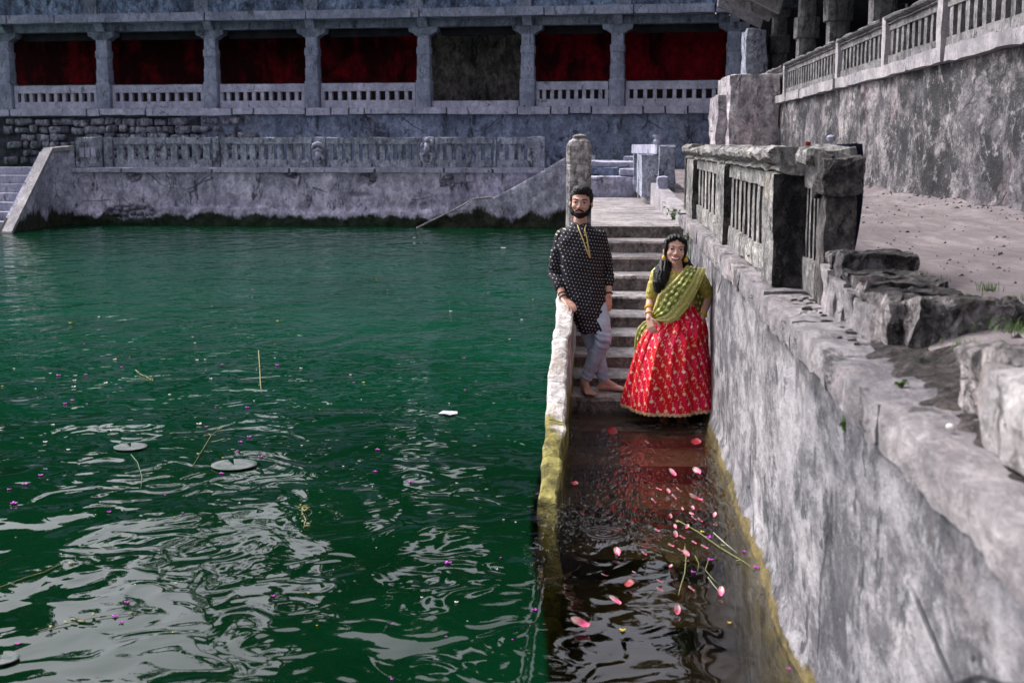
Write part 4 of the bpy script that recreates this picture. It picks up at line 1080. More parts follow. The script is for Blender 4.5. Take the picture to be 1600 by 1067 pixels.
def foot(ankle, heel_dir, L=.25, toe_z=0, h=.07, w=.045, ground=0):
    """bare foot with toes; heel_dir = direction the toes point, level"""
    a = Vector(ankle); d = Vector((heel_dir[0], heel_dir[1], 0)).normalized(); s = Vector((-d.y, d.x, 0)); g = Vector((a.x, a.y, ground))
    P = [limb([a + Vector((0, 0, .02)), g - d * .02 + Vector((0, 0, .035))], [.036, .032]),
         limb([g - d * .035 + Vector((0, 0, .028)), g + d * .05 + Vector((0, 0, .030)), g + d * (L * .58) + Vector((0, 0, .022))], [(.030, .030), (.034, .028), (.022, .044)] if abs(d.x) < .7 else [(.030, .030), (.030, .034), (.022, .044)], 14),
         limb([a + Vector((0, 0, .0)), g + d * .07 + Vector((0, 0, .045)), g + d * (L * .5) + Vector((0, 0, .026))], [.034, .030, .020])]
    for u, l, r in ((.034, .225, .0125), (.014, .222, .0085), (-.003, .212, .008), (-.018, .20, .0078), (-.032, .185, .0075)):
        P.append(limb([g + d * L * .5 + s * u * .8 + Vector((0, 0, .02)), g + d * L * .68 + s * u + Vector((0, 0, .018)), g + d * (l * L / .25 * .98) + s * u + Vector((0, 0, .011))], [.014, .012, r]))
    return P
def head_parts(T, jaw=1.0, fem=False):
    """T maps head space (x right in the picture, -y to the viewer, z up; origin between the ears) to the world"""
    def e(c, r, rot=(0, 0, 0)):
        v, f = ell(c, r, rot); return [T @ q for q in v], f
    def l(pts, r):
        v, f = limb(pts, r, 10); return [T @ q for q in v], f
    P = [e((0, .012, .035), (.073, .090, .082)), e((0, -.022, -.010), (.062, .068, .075)), e((0, -.042, -.060), (.042 * jaw, .044, .038)),
         e((0, -.018, -.045), (.056 * jaw, .060, .045)), e((0, -.062, -.088), (.020 * jaw, .018, .016)),
         e((-.034, -.060, -.020), (.024, .022, .022)), e((.034, -.060, -.020), (.024, .022, .022)),
         e((0, -.072, .032), (.046, .018, .016)),
         l([(0, -.084, .018), (0, -.094, -.004), (0, -.101, -.020)], [.007, .0085, .0115]),
         e((-.012, -.094, -.026), (.0085, .010, .0075)), e((.012, -.094, -.026), (.0085, .010, .0075)),
         e((0, -.082, -.052), (.024, .012, .013)),
         e((-.073, .005, -.002), (.010, .020, .030), (0, .15, 0)), e((.073, .005, -.002), (.010, .020, .030), (0, -.15, 0)),
         e((0, -.070, -.069), (.022, .010, .010))]
    return P
def face(T, parent, fem, smile):
    def A(name, parts, mat, pr=parent):
        v, f = join(parts); return add(name, [T @ q for q in v], f, mat, pr, smooth=True)
    for s in (-1, 1):
        ey = A('eye', [ell((.031 * s, -.0815, .012), (.0150, .0105, .0060 if not fem else .0068))], 'eyewhite')
        A('iris', [ell((.031 * s, -.0905, .0118), (.0070, .0032, .0062))], 'iris', ey)
        A('eyelid', [tube([(.031 * s + u * .0185, -.0905 + u * u * .006, .0130 + .0050 * (1 - u * u)) for u in (-1, -.6, -.2, .2, .6, 1)], [.0012, .0022, .0026, .0026, .0022, .0012], 6)], 'iris', ey)
        k = .0042 if not fem else .0026
        A('eyebrow', [tube([(.012 * s, -.0905, .0335), (.028 * s, -.091, .0395), (.042 * s, -.0845, .0385), (.053 * s, -.074, .031)], [k * .8, k, k * .8, k * .3], 6)], 'hair')
        if not fem: pass
    for s in (-1, 1): A('nostril', [ell((.0075 * s, -.1005, -.0325), (.0030, .002, .0014))], 'iris')
    if smile:
        A('mouth', [ell((0, -.088, -.0585), (.029, .010, .013))], 'iris')
        A('teeth', [tube([(u * .025, -.0975 + u * u * .010, -.0565 + u * u * .0055) for u in (-1, -.5, 0, .5, 1)], [(.004, .003), (.0068, .004), (.0075, .004), (.0068, .004), (.004, .003)], 8)], 'teeth')
        A('lip', [tube([(u * .031, -.0975 + u * u * .013, -.049 + .0085 * u * u) for u in (-1, -.6, -.2, .2, .6, 1)], [.0015, .0032, .0038, .0038, .0032, .0015], 8)], 'lip_w')
        A('lip', [tube([(u * .031, -.096 + u * u * .012, -.0700 + .028 * u * u) for u in (-1, -.6, -.2, .2, .6, 1)], [.0015, .004, .0052, .0052, .004, .0015], 8)], 'lip_w')
    else:
        A('lip', [tube([(u * .024, -.0945 + u * u * .010, -.0535 - .001 * abs(u)) for u in (-1, -.6, -.2, .2, .6, 1)], [.0015, .0038, .0045, .0045, .0038, .0015], 8)], 'lip_m')
        A('lip', [tube([(u * .022, -.0945 + u * u * .010, -.0625 + .005 * u * u) for u in (-1, -.6, -.2, .2, .6, 1)], [.0015, .0045, .0062, .0062, .0045, .0015], 8)], 'lip_m')
def headT(c, yaw=0, tilt=0, nod=0, s=1.0):
    return Matrix.Translation(c) @ Euler((nod, tilt, yaw)).to_matrix().to_4x4() @ Matrix.Diagonal((s * 1.13, s, s, 1))
def ring_at(c, axis, r, th, n=20):
    axis = Vector(axis).normalized(); u = axis.orthogonal().normalized(); v = axis.cross(u)
    pts = [Vector(c) + u * r * math.cos(2 * math.pi * i / n) + v * r * math.sin(2 * math.pi * i / n) for i in range(n + 1)]
    return tube(pts, th, 6)
def hairclump(T, base, n, amp, seed):
    return None

# ---------------------------------------------------------------- the man
MD = 10.76
def M(px, py, dy=0): return W3(px, py, MD + dy)
SG = sz[9] + .004
man = empty('person', (M(925, 615).x, MD, SG), 'bearded man in dotted black kurta and pale jeans resting a hand on the wall', 'person')
Tm = headT(M(908, 318, -.02), yaw=R(-6), tilt=R(3), nod=R(2), s=1.06)
shR, shL = M(877, 368, .02), M(938, 370, .0)
elR, wrR = M(867, 426, .06), M(881, 467, -.13)
elL, wrL = M(949, 424, .06), M(951, 461, -.03)
hipR, hipL = M(906, 462, .02), M(929, 462, 0)
knF, anF = M(943, 530, -.10), M(913, 597, -.02)
knB, anB = M(930, 545, .06), M(944, 603, .04)
anF.z = SG + .085; anB.z = SG + .08
bp_ = head_parts(Tm)
bp_ += [limb([M(907, 332, .0), M(906, 356, .015)], [.052, .060])]
bp_ += [rings([(M(906, 356, .02), .07, .065), (M(906, 362, .02), .14, .09), (M(907, 372, .01), .175, .105), (M(907, 400, 0), .165, .11), (M(909, 430, 0), .145, .10), (M(914, 462, 0), .15, .105), (M(917, 478, 0), .12, .09)])]
bp_ += [limb([shR, elR, wrR], [.052, .040, .027]), limb([shL, elL, wrL], [.052, .040, .027])]
bp_ += [limb([elR.lerp(wrR, .1), elR.lerp(wrR, .35), wrR], [.040, .041, .027]), limb([elL.lerp(wrL, .1), elL.lerp(wrL, .35), wrL], [.040, .041, .027])]
bp_ += [limb([hipL, knF, anF], [.085, .058, .040]), limb([hipR, knB, anB], [.085, .058, .040])]
hd = wrR + Vector((.065, -.095, -.045))
bp_ += hand(wrR, (hd - wrR), Vector((.8, .5, 0)), None, 1.08, curl=.28, spread=.12, thumb=(0, (-.2, -.5, 1)))
bp_ += hand(wrL, (M(950, 490, -.05) - wrL), Vector((-.8, -.55, 0)), None, 1.0, curl=.45, spread=.04, thumb=(0, (.6, -.8, 0)))
bp_ += foot(anF, (.30, -1, 0), .25, ground=SG)
bp_ += foot(anB, (1, -.22, 0), .25, ground=SG)
remesh('body', bp_, 'skin_m', man, .0045, 2)
face(Tm, man, False, False)
# beard, moustache, hair
def hT(T, parts): v, f = join(parts); return [([T @ q for q in v], f)]
bd_ = [ell((0, -.048, -.080), (.046, .042, .034)), ell((0, -.066, -.090), (.026, .027, .024)), limb([(-.062, .0, .0), (-.061, -.018, -.04), (-.044, -.045, -.074)], [.012, .016, .022]), limb([(.062, .0, .0), (.061, -.018, -.04), (.044, -.045, -.074)], [.012, .016, .022])]
def beard_keep(c, n): return 0
bd = remesh('beard', hT(Tm, bd_), 'beard', man, .0035, 1, disp=lambda c, n: .002 * noise.noise(c * 160))
add('moustache', *[x for x in hT(Tm, [tube([(u * .032, -.0985 + u * u * .014, -.043 - .016 * u * u) for u in (-1, -.7, -.35, 0, .35, .7, 1)], [.0035, .0052, .0058, .0035, .0058, .0052, .0035], 8)])[0]], 'beard', man, smooth=True)
hr = [ell((0, .020, .060), (.078, .088, .072)), ell((0, -.045, .098), (.058, .040, .028)), ell((0, -.015, .108), (.064, .070, .038)), ell((-.066, .012, .045), (.016, .048, .050)), ell((.066, .012, .045), (.016, .048, .050)), ell((0, .055, .01), (.066, .05, .07))]
for i in range(46):
    a = rnd.uniform(0, 6.28); rr = rnd.uniform(.1, 1); 
    hr.append(ell((.066 * rr * math.cos(a), .01 + .075 * rr * math.sin(a) - .01, .100 + .034 * math.sqrt(max(0, 1 - rr * rr)) - .012 * rr), (.014, .014, .011)))
remesh('hair', hT(Tm, hr), 'hair', man, .0035, 1, disp=lambda c, n: .0035 * noise.noise(c * 90) + .0015 * noise.noise(c * 240))
# kurta
def kurtamat():
    b = NB('dotted_black_kurta', .75); P = b.pos(True)
    q = b.scale(P, (1 / .028, 1 / .028, 1 / .028), rot=(0, R(-8), 0)); x, y, z = b.sep(q)
    u = b.m2('ADD', x, b.m2('MULTIPLY', y, .35))
    row = b.m2('FLOOR', z); off = b.m2('MULTIPLY', b.m2('MODULO', b.m2('ABSOLUTE', row), 2.0), .5)
    fu = b.m2('SUBTRACT', b.m2('FRACT', b.m2('ADD', u, off)), .5); fz = b.m2('SUBTRACT', b.m2('FRACT', z), .5)
    d = b.m2('ADD', b.m2('ABSOLUTE', fu), b.m2('ABSOLUTE', fz))
    k = b.ramp(d, .12, .19, 1, 0)
    n = b.noise(P, 30, 3, .6); cc = b.mix(b.ramp(n, .3, .7), (.007, .007, .014), (.014, .013, .026))
    c = b.mix(k, cc, (.62, .55, .42)); return b.fin(c, None, .7, spec=.2)
MAT['kurta'] = kurtamat()
k_ = [rings([(M(905, 347, .015), .054, .056), (M(906, 353, .015), .088, .072), (M(906, 358, .015), .138, .098), (M(907, 362, .01), .166, .108), (M(907, 372, .01), .190, .120), (M(908, 390, .0), .188, .128), (M(909, 410, -.005), .182, .128), (M(910, 430, -.005), .172, .124), (M(914, 455, -.005), .170, .128), (M(918, 480, -.01), .160, .135), (M(922, 500, -.015), .148, .138), (M(925, 511, -.02), .140, .138, 0, -.10), (M(926, 519, -.02), .136, .136, 0, -.14)], 36)]
k_ += [limb([shR, elR.lerp(shR, .45), elR, elR.lerp(wrR, .28), elR.lerp(wrR, .52)], [.056, .062, .062, .060, .052]),
       limb([shL, elL.lerp(shL, .45), elL, elL.lerp(wrL, .28), elL.lerp(wrL, .52)], [.056, .060, .056, .053, .049])]
def kd(c, n):
    f = noise.noise(Vector((c.x * 9 + c.z * 7, c.y * 5, c.z * 13 - c.x * 6))) * .009 + .007 * max(0, 1 - abs(noise.noise(Vector((c.x * 5 + c.z * 5, c.y * 3, c.z * 6 - c.x * 4)))) * 7) + noise.noise(Vector((c.x * 20 - c.z * 10, c.y * 12, c.z * 20))) * .003
    if c.z < 1.0: f += .007 * math.sin(c.x * 42 + c.z * 4) * max(0, min(1, (1.0 - c.z) * 3))
    for el_, in ((elR,), (elL,)):
        dd = (c - el_).length
        if dd < .12: f += .007 * math.sin(c.z * 150 + c.x * 40) * (1 - dd / .12)
    return f
ku = remesh('kurta', k_, 'kurta', man, .007, 1, disp=kd)
# placket and collar in gold thread
b = NB('gold_thread', .5); n = b.noise(b.pos(True), 300, 2, .5); MAT['thread'] = b.fin(b.mix(b.ramp(n, .4, .6), (.75, .60, .28), (.35, .24, .06)), None, .5, spec=.4)
def onfront(px, py, dy): return M(px, py, dy)
pl = [(893, 343), (899, 347), (903, 352), (906, 360), (910, 370), (914, 381), (918, 392), (922, 401)]
pr_ = [(916, 351), (914, 358), (916, 366), (918, 374), (919, 382), (921, 392), (923, 401)]
def zfr(py): return -.085 if py < 352 else -.10 - .035 * min(1, (py - 352) / 25)
def surf(ob, p, lift=.003):
    q = p - wloc(ob); o0 = q + Vector((0, -.6, 0)); hit, loc, nn, _ = ob.ray_cast(o0, Vector((0, 1, 0)))
    return (loc + wloc(ob) + nn * lift) if hit else p
bpy.context.view_layer.update()
for L_ in (pl, pr_):
    pts = [M(px, py, 0) for px, py in L_]; pts = [surf(ku, p, .002) for p in pts]
    v, f = tube(pts, .0055, 6); add('gold_trim', v, f, 'thread', man, smooth=True)
for (px, py) in ((915, 366), (918, 378), (921, 391)):
    v, f = ell(surf(ku, M(px - 1, py), .004), (.006, .004, .006), seg=8, rings=6); add('button', v, f, 'thread', man, smooth=True)
# jeans
def jeansmat():
    b = NB('pale_blue_denim', .85); P = b.pos(True); n = b.noise(b.scale(P, (1, 1, .4)), 9, 6, .65); n2 = b.noise(P, 160, 3, .6)
    c = b.mix(b.ramp(n, .35, .65), (.30, .39, .53), (.46, .55, .68)); c = b.mix(b.ramp(n2, .4, .6, .25, 0), c, (.15, .2, .3))
    return b.fin(c, b.bump(n2, .3, .003), .85, spec=.15)
MAT['denim'] = jeansmat()
cuffF = knF.lerp(anF, .90); cuffB = knB.lerp(anB, .90)
j_ = [limb([hipL, hipL.lerp(knF, .6), knF, knF.lerp(anF, .35), knF.lerp(anF, .7), cuffF], [.098, .086, .074, .070, .058, .053]),
      limb([hipR, hipR.lerp(knB, .6), knB, knB.lerp(anB, .35), knB.lerp(anB, .7), cuffB], [.098, .086, .070, .067, .057, .052]), ell(hipR.lerp(hipL, .5), (.14, .12, .10))]
def jd(c, n):
    f = noise.noise(Vector((c.x * 12 + c.z * 8, c.y * 8, c.z * 20))) * .007
    for q, rr in ((knF, .16), (cuffF, .12), (cuffB, .12), (knB, .12)):
        dd = (c - q).length
        if dd < rr: f += .006 * math.sin(c.z * 120 + c.x * 60 + noise.noise(c * 12) * 3) * (1 - dd / rr)
    return f
remesh('jeans', j_, 'denim', man, .006, 1, disp=jd)
for w_, e_ in ((wrR, elR), (wrL, elL)):
    ax = (w_ - e_); c = w_.lerp(e_, .06); v, f = ring_at(c, ax, .031, .0065); add('wristband', v, f, 'band', man, smooth=True)
v, f = ring_at(wrR.lerp(elR, .18), wrR - elR, .034, .004); add('wristband', v, f, 'band', man, smooth=True)

# ---------------------------------------------------------------- the woman
WD = 10.32
def Wm(px, py, dy=0): return W3(px, py, WD + dy)
wom = empty('person', (Wm(1046, 640).x, WD, -.04), 'smiling woman in red flowered skirt and olive saree drape beside the wall', 'person')
Tw = headT(Wm(1055, 392, -.03), yaw=R(2), tilt=R(5), nod=R(-3), s=1.03)
sR, sL = Wm(1028, 427, .0), Wm(1090, 428, 0)
eR, wR = Wm(1016, 467, .03), Wm(1014, 497, -.12)
eL, wL = Wm(1108, 462, .10), Wm(1096, 499, -.03)
fy = -.045
w_ = head_parts(Tw, .90, True)
w_ += [limb([Wm(1056, 404, -.0), Wm(1058, 420, .01)], [.044, .048])]
w_ += [rings([(Wm(1058, 419, .02), .055, .05), (Wm(1059, 424, .02), .12, .075), (Wm(1060, 432, .01), .155, .09), (Wm(1060, 450, 0), .140, .10), (Wm(1061, 465, 0), .120, .085), (Wm(1062, 476, 0), .112, .082), (Wm(1061, 490, 0), .135, .095), (Wm(1058, 505, 0), .14, .1)])]
w_ += [limb([sR, eR, wR], [.042, .033, .021]), limb([sL, eL, wL], [.042, .033, .021]), limb([eR.lerp(wR, .1), eR.lerp(wR, .35), wR], [.033, .034, .021]), limb([eL.lerp(wL, .1), eL.lerp(wL, .35), wL], [.033, .034, .021])]
w_ += hand(wR, Wm(1020, 520, -.17) - wR, Vector((.8, -.5, 0)), None, .92, curl=.75, spread=.03, thumb=(0, (-.6, -.8, 0)))
w_ += hand(wL, Wm(1094, 522, -.05) - wL, Vector((-.8, -.5, 0)), None, .92, curl=.6, spread=.03, thumb=(0, (.6, -.8, 0)))
for s in (-1, 1):
    a = Wm(1055 + 12 * s, 490); k = Vector((a.x, WD + .08, .45)); an = Vector((a.x, WD + .17, fy + .08)); w_ += [limb([a, k, an], [.08, .055, .035])] + foot(an, (.1 * s, -1, 0), .22, ground=fy)
remesh('body', w_, 'skin_w', wom, .0045, 2)
face(Tw, wom, True, True)
add('bindi', *[x for x in hT(Tw, [ell((0, -.0905, .046), (.0032, .0016, .0042), seg=8, rings=6)])[0]], MAT.setdefault('bindi', plain('red_bindi', (.35, .01, .02), .5)), wom, smooth=True)
hw = [ell((0, .022, .052), (.080, .088, .080)), ell((-.066, -.008, .020), (.017, .055, .065)), ell((.066, -.008, .020), (.017, .055, .065)), ell((-.034, -.040, .090), (.044, .036, .024), (0, -.5, 0)), ell((.034, -.040, .090), (.044, .036, .024), (0, .5, 0)), ell((0, .05, -.03), (.07, .05, .09))]
hs = hT(Tw, hw)
hs += [limb([Wm(1046, 402, .05), Wm(1038, 418, -.0), Wm(1034, 430, -.08), Wm(1031, 443, -.11), Wm(1028, 455, -.105)], [.050, .062, .062, .052, .022])]
hs += [limb([Wm(1036, 410, .0), Wm(1029, 425, -.06), Wm(1027, 442, -.09), Wm(1025, 454, -.08)], [.030, .042, .036, .014])]
hs += [limb([Wm(1064, 404, .07), Wm(1074, 416, .04), Wm(1084, 424, .02)], [.05, .045, .02])]
remesh('hair', hs, 'hair', wom, .004, 1, disp=lambda c, n: .003 * math.sin(c.x * 220 + noise.noise(c * 14) * 5) * 1 + .003 * noise.noise(c * 60))
# blouse
def goldcloth(name, c1, c2, sc, thr):
    b = NB(name, .5); P = b.pos(True); v = b.voro(P, sc); n = b.noise(P, sc * .8, 4, .7)
    k = b.ramp(b.m2('ADD', v.outputs['Distance'], b.m2('MULTIPLY', n, .4)), thr, thr + .08, 1, 0)
    return b.fin(b.mix(k, c1, c2), b.bump(n, .2, .003), .45, spec=.5)
MAT['blouse'] = goldcloth('gold_brocade_blouse', (.46, .40, .07), (.76, .68, .32), 42, .46)
bl = [rings([(Wm(1059, 424, .02), .120, .078), (Wm(1060, 429, .01), .156, .094), (Wm(1060, 440, -.005), .158, .108), (Wm(1060, 450, -.01), .154, .118), (Wm(1060, 460, 0), .138, .100), (Wm(1061, 469, 0), .127, .092)])]
bl += [limb([sR, sR.lerp(eR, .5), eR.lerp(sR, .1)], [.056, .054, .048]), limb([sL, sL.lerp(eL, .5), eL.lerp(sL, .0)], [.056, .054, .048])]
ob_bl = remesh('blouse', bl, 'blouse', wom, .006, 1, disp=lambda c, n: .005 * noise.noise(Vector((c.x * 20, c.y * 10, c.z * 34))))
# skirt
def skirtmat():
    b = NB('red_flowered_silk', .42); uv = b.n('ShaderNodeTexCoord').outputs['UV']
    nn = b.n('ShaderNodeTexNoise'); b.l(uv, nn.inputs['Vector']); nn.inputs['Scale'].default_value = 3.5; va = b.n('ShaderNodeVectorMath', operation='MULTIPLY_ADD'); b.l(nn.outputs['Color'], va.inputs[0]); va.inputs[1].default_value = (.11, .11, 0); b.l(uv, va.inputs[2])
    q = b.scale(va.outputs[0], (1 / .062, 1 / .078, 1), rot=(0, 0, R(12))); x, y, _ = b.sep(q)
    row = b.m2('FLOOR', y); off = b.m2('MULTIPLY', b.m2('MODULO', b.m2('ABSOLUTE', row), 2.0), .5)
    xx = b.m2('ADD', x, off)
    fx = b.m2('MULTIPLY', b.m2('SUBTRACT', b.m2('FRACT', xx), .5), .062); fy_ = b.m2('MULTIPLY', b.m2('SUBTRACT', b.m2('FRACT', y), .5), .078)
    d = b.m2('SQRT', b.m2('ADD', b.m2('MULTIPLY', fx, fx), b.m2('MULTIPLY', fy_, fy_)))
    ang = b.m2('ARCTAN2', fy_, fx); pet = b.m2('MULTIPLY', b.m2('SINE', b.m2('MULTIPLY', ang, 6)), .0018)
    k1 = b.ramp(b.m2('ADD', d, pet), .0095, .0125, 1, 0)
    wv = b.m2('SUBTRACT', fx, b.m2('ADD', b.m2('MULTIPLY', b.m2('SINE', b.m2('MULTIPLY', fy_, 75)), .012), .012))
    dots = b.ramp(b.m2('SINE', b.m2('MULTIPLY', fy_, 560)), -.3, .3)
    k2 = b.m2('MULTIPLY', b.ramp(b.m2('ABSOLUTE', wv), .0028, .0050, 1, 0), dots)
    vor = b.voro(uv, 42); k3 = b.ramp(vor.outputs['Distance'], .12, .17, .6, 0)
    k = b.m2('MAXIMUM', b.m2('MAXIMUM', k1, k2), k3)
    n = b.noise(uv, 5, 4, .6); base = b.mix(b.ramp(n, .4, .62), (.60, .002, .012), (.68, .004, .06))
    c = b.mix(k, base, b.mix(b.ramp(n, .3, .7), (.85, .38, .22), (.90, .62, .45)))
    return b.fin(c, None, .5, spec=.2)
MAT['skirt'] = skirtmat()
MAT['trim'] = goldcloth('gold_scallop_trim', (.55, .36, .20), (.80, .62, .42), 60, .4)
sk = [(477, 1063, .118, .088), (486, 1063, .135, .10), (500, 1064, .200, .13), (515, 1058, .250, .17), (535, 1053, .285, .21), (560, 1050, .315, .25), (585, 1048, .342, .28), (608, 1047, .372, .30), (625, 1047, .392, .32)]
NS = 240; vs = []; fs = []; uvv = []
rowsN = 60
def sk_at(t):
    q = t * (len(sk) - 1); i = min(len(sk) - 2, int(q)); f = q - i; return [sk[i][k] + (sk[i + 1][k] - sk[i][k]) * f for k in range(4)]
for j in range(rowsN + 1):
    t = j / rowsN; py, px, rx, ry = sk_at(t); c = Wm(px, py)
    for i in range(NS):
        a = 2 * math.pi * i / NS; s, co = math.sin(a), math.cos(a)
        ple = math.sin(a * 17 + noise.noise(Vector((s * 1.5, co * 1.5, t))) * 7) * .010 * t ** 1.2 + noise.noise(Vector((s * 3, co * 3, t * 1.1))) * .060 * t ** .6 - .022 * abs(noise.noise(Vector((s * 5.5, co * 5.5, t * .9 + 3)))) ** .5 * min(1, t * 3) + noise.noise(Vector((s * 9, co * 9, t * 2.2))) * .010
        # the deep slanting fold from her right hand to the left hem
        u = rx * s; line = -.11 + .42 * t if t < .6 else .14; ple -= .045 * math.exp(-((u - (-.16 + .62 * t)) / .028) ** 2) * (co > 0) * max(0, 1 - abs(t - .42) / .38)
        ple += .02 * math.exp(-((u - (-.20 + .62 * t)) / .035) ** 2) * (co > 0) * max(0, 1 - abs(t - .42) / .42)
        p = Vector((c.x + (rx + ple * .6) * s, c.y - (ry + ple) * co, c.z))
        dip = .085 * (co * .5 + .5) - .02
        p.z -= dip * t ** 3; 
        if j == rowsN: p.z += .004 * math.sin(a * 60)
        vs.append(p); uvv.append((a * (.10 + .28 * min(1, t * 1.1)), -c.z))
for j in range(rowsN):
    for i in range(NS): fs.append((j * NS + i, (j + 1) * NS + i, (j + 1) * NS + (i + 1) % NS, j * NS + (i + 1) % NS))
skirt = add('skirt', vs, fs, 'skirt', wom, smooth=True, recalc=False)
uvl = skirt.data.uv_layers.new(name='UVMap')
for p in skirt.data.polygons:
    for li in p.loop_indices:
        vi = skirt.data.loops[li].vertex_index; i = vi % NS; j = vi // NS; a = 2 * math.pi * i / NS
        if i == 0 and any(skirt.data.loops[k].vertex_index % NS == NS - 1 for k in p.loop_indices): a = 2 * math.pi
        ac = a if a < math.pi + .001 else a - 2 * math.pi
        if ac < 0 and abs(abs(ac) - math.pi) < .03 and any((skirt.data.loops[k].vertex_index % NS) <= NS // 2 for k in p.loop_indices): ac = math.pi
        rr = sk_at(j / rowsN)[2]
        uvl.data[li].uv = (ac * rr * .95, uvv[vi][1])
hem = [vs[rowsN * NS + i] for i in range(NS)]
cut = []
tv = []; tf = []
for i in range(NS * 2):
    a = hem[(i // 2) % NS].lerp(hem[(i // 2 + 1) % NS], .5 * (i % 2)); out = (a - Wm(1046, 619)); out.z = 0; out.normalize()
    sc_ = .006 + .007 * abs(math.sin(math.pi * i / 8))
    tv += [a + Vector((0, 0, .014)) + out * .002, a + out * .005, a - Vector((0, 0, sc_)) + out * .003]
n_ = NS * 2
for i in range(n_):
    j = (i + 1) % n_; tf += [(i * 3, j * 3, j * 3 + 1, i * 3 + 1), (i * 3 + 1, j * 3 + 1, j * 3 + 2, i * 3 + 2)]
add('hem_trim', tv, tf, 'trim', skirt, smooth=True)
# saree drape across the chest
def sareemat():
    b = NB('olive_saree_silk', .5); uv = b.n('ShaderNodeTexCoord').outputs['UV']; u, v, _ = b.sep(uv)
    q = b.scale(uv, (1 / .045, 1 / .050, 1)); x, y, _ = b.sep(q)
    off = b.m2('MULTIPLY', b.m2('MODULO', b.m2('ABSOLUTE', b.m2('FLOOR', y)), 2.0), .5)
    fx = b.m2('SUBTRACT', b.m2('FRACT', b.m2('ADD', x, off)), .5); fy_ = b.m2('SUBTRACT', b.m2('FRACT', y), .5)
    d = b.m2('SQRT', b.m2('ADD', b.m2('MULTIPLY', fx, fx), b.m2('MULTIPLY', fy_, fy_)))
    dot = b.ramp(d, .24, .30, 1, 0)
    n = b.noise(uv, 60, 5, .75); n2 = b.noise(uv, 9, 3, .6)
    green = b.mix(b.ramp(n2, .35, .65), (.13, .16, .006), (.23, .27, .015))
    body = b.mix(dot, green, (.75, .70, .38))
    vo = b.voro(uv, 70); gold = b.mix(b.ramp(b.m2('ADD', vo.outputs['Distance'], b.m2('MULTIPLY', n, .5)), .45, .6), (.78, .74, .42), (.40, .37, .09))
    kb = b.m2('MAXIMUM', b.ramp(u, .158, .160), b.ramp(u, .035, .037, 1, 0))
    c = b.mix(kb, body, gold); edge = b.m2('MAXIMUM', b.ramp(u, .262, .264), b.m2('MULTIPLY', b.ramp(u, .156, .158), b.ramp(u, .164, .166, 1, 0)))
    c = b.mix(edge, c, (.16, .19, .02))
    return b.fin(c, b.bump(n, .25, .003), .48, spec=.45)
MAT['saree'] = sareemat()
def ribbon(name, rows, nu, parent, wid=.27, fold=.008, nf=5, thick=.004):
    """rows: (inner point, outer point, bulge); surface between them"""
    vs = []; fs = []; uv = []; n = len(rows); K = (n - 1) * 6; ln = 0; prev = None
    for j in range(K + 1):
        q = j / 6; i = min(n - 2, int(q)); f = q - i; f2 = f * f * (3 - 2 * f) * .4 + f * .6
        a = rows[i][0].lerp(rows[i + 1][0], f2); b_ = rows[i][1].lerp(rows[i + 1][1], f2); bu = rows[i][2] * (1 - f) + rows[i + 1][2] * f
        m = (a + b_) / 2
        if prev is not None: ln += (m - prev).length
        prev = m
        for k in range(nu + 1):
            u = k / nu; p = a.lerp(b_, u); p = p + Vector((0, -bu * math.sin(math.pi * u), 0))
            p += Vector((0, -1, .3)) * fold * math.sin(u * math.pi * 2 * nf + noise.noise(Vector((u * 2, q, 0))) * 1.5) * (1 if u < .6 else .35)
            vs.append(p); uv.append((u * wid, ln))
    for j in range(K):
        for k in range(nu): a = j * (nu + 1) + k; fs.append((a, a + 1, a + nu + 2, a + nu + 1))
    o = add(name, vs, fs, 'saree', parent, smooth=True, recalc=False)
    l = o.data.uv_layers.new(name='UVMap')
    for p in o.data.polygons:
        for li in p.loop_indices: l.data[li].uv = uv[o.data.loops[li].vertex_index]
    md = o.modifiers.new('t', 'SOLIDIFY'); md.thickness = thick
    return o
rows_ = [(Wm(1072, 421, .09), Wm(1100, 424, .10), 0), (Wm(1073, 415, -.02), Wm(1103, 420, -.0), .012), (Wm(1066, 424, -.11), Wm(1101, 430, -.085), .02), (Wm(1056, 436, -.135), Wm(1095, 445, -.135), .03), (Wm(1044, 446, -.14), Wm(1086, 463, -.145), .03), (Wm(1034, 456, -.135), Wm(1075, 482, -.14), .03), (Wm(1027, 466, -.125), Wm(1060, 499, -.165), .025), (Wm(1023, 478, -.11), Wm(1047, 505, -.165), .02), (Wm(1019, 492, -.07), Wm(1028, 502, -.13), .01), (Wm(1017, 494, .04), Wm(1022, 508, .02), .0)]
ribbon('saree_drape', rows_, 48, wom)
# ends of the drape behind the arms
rows_ = [(Wm(1082, 438, .10), Wm(1101, 440, .12), 0), (Wm(1082, 460, .08), Wm(1100, 462, .12), .01), (Wm(1081, 480, .08), Wm(1100, 482, .12), .01), (Wm(1088, 500, .09), Wm(1098, 503, .12), .01), (Wm(1090, 512, .10), Wm(1098, 515, .12), .01)]
ribbon('saree_tail', rows_, 16, wom, wid=.14, fold=.012, nf=3)
rows_ = [(Wm(1022, 495, .05), Wm(1028, 505, .03), 0), (Wm(1006, 503, .08), Wm(1014, 514, .0), .01), (Wm(997, 512, .1), Wm(1008, 524, .0), .01), (Wm(993, 525, .1), Wm(1004, 534, .02), .01), (Wm(991, 545, .1), Wm(1000, 552, .04), .01)]
ribbon('saree_tail', rows_, 16, wom, wid=.20, fold=.010, nf=3)
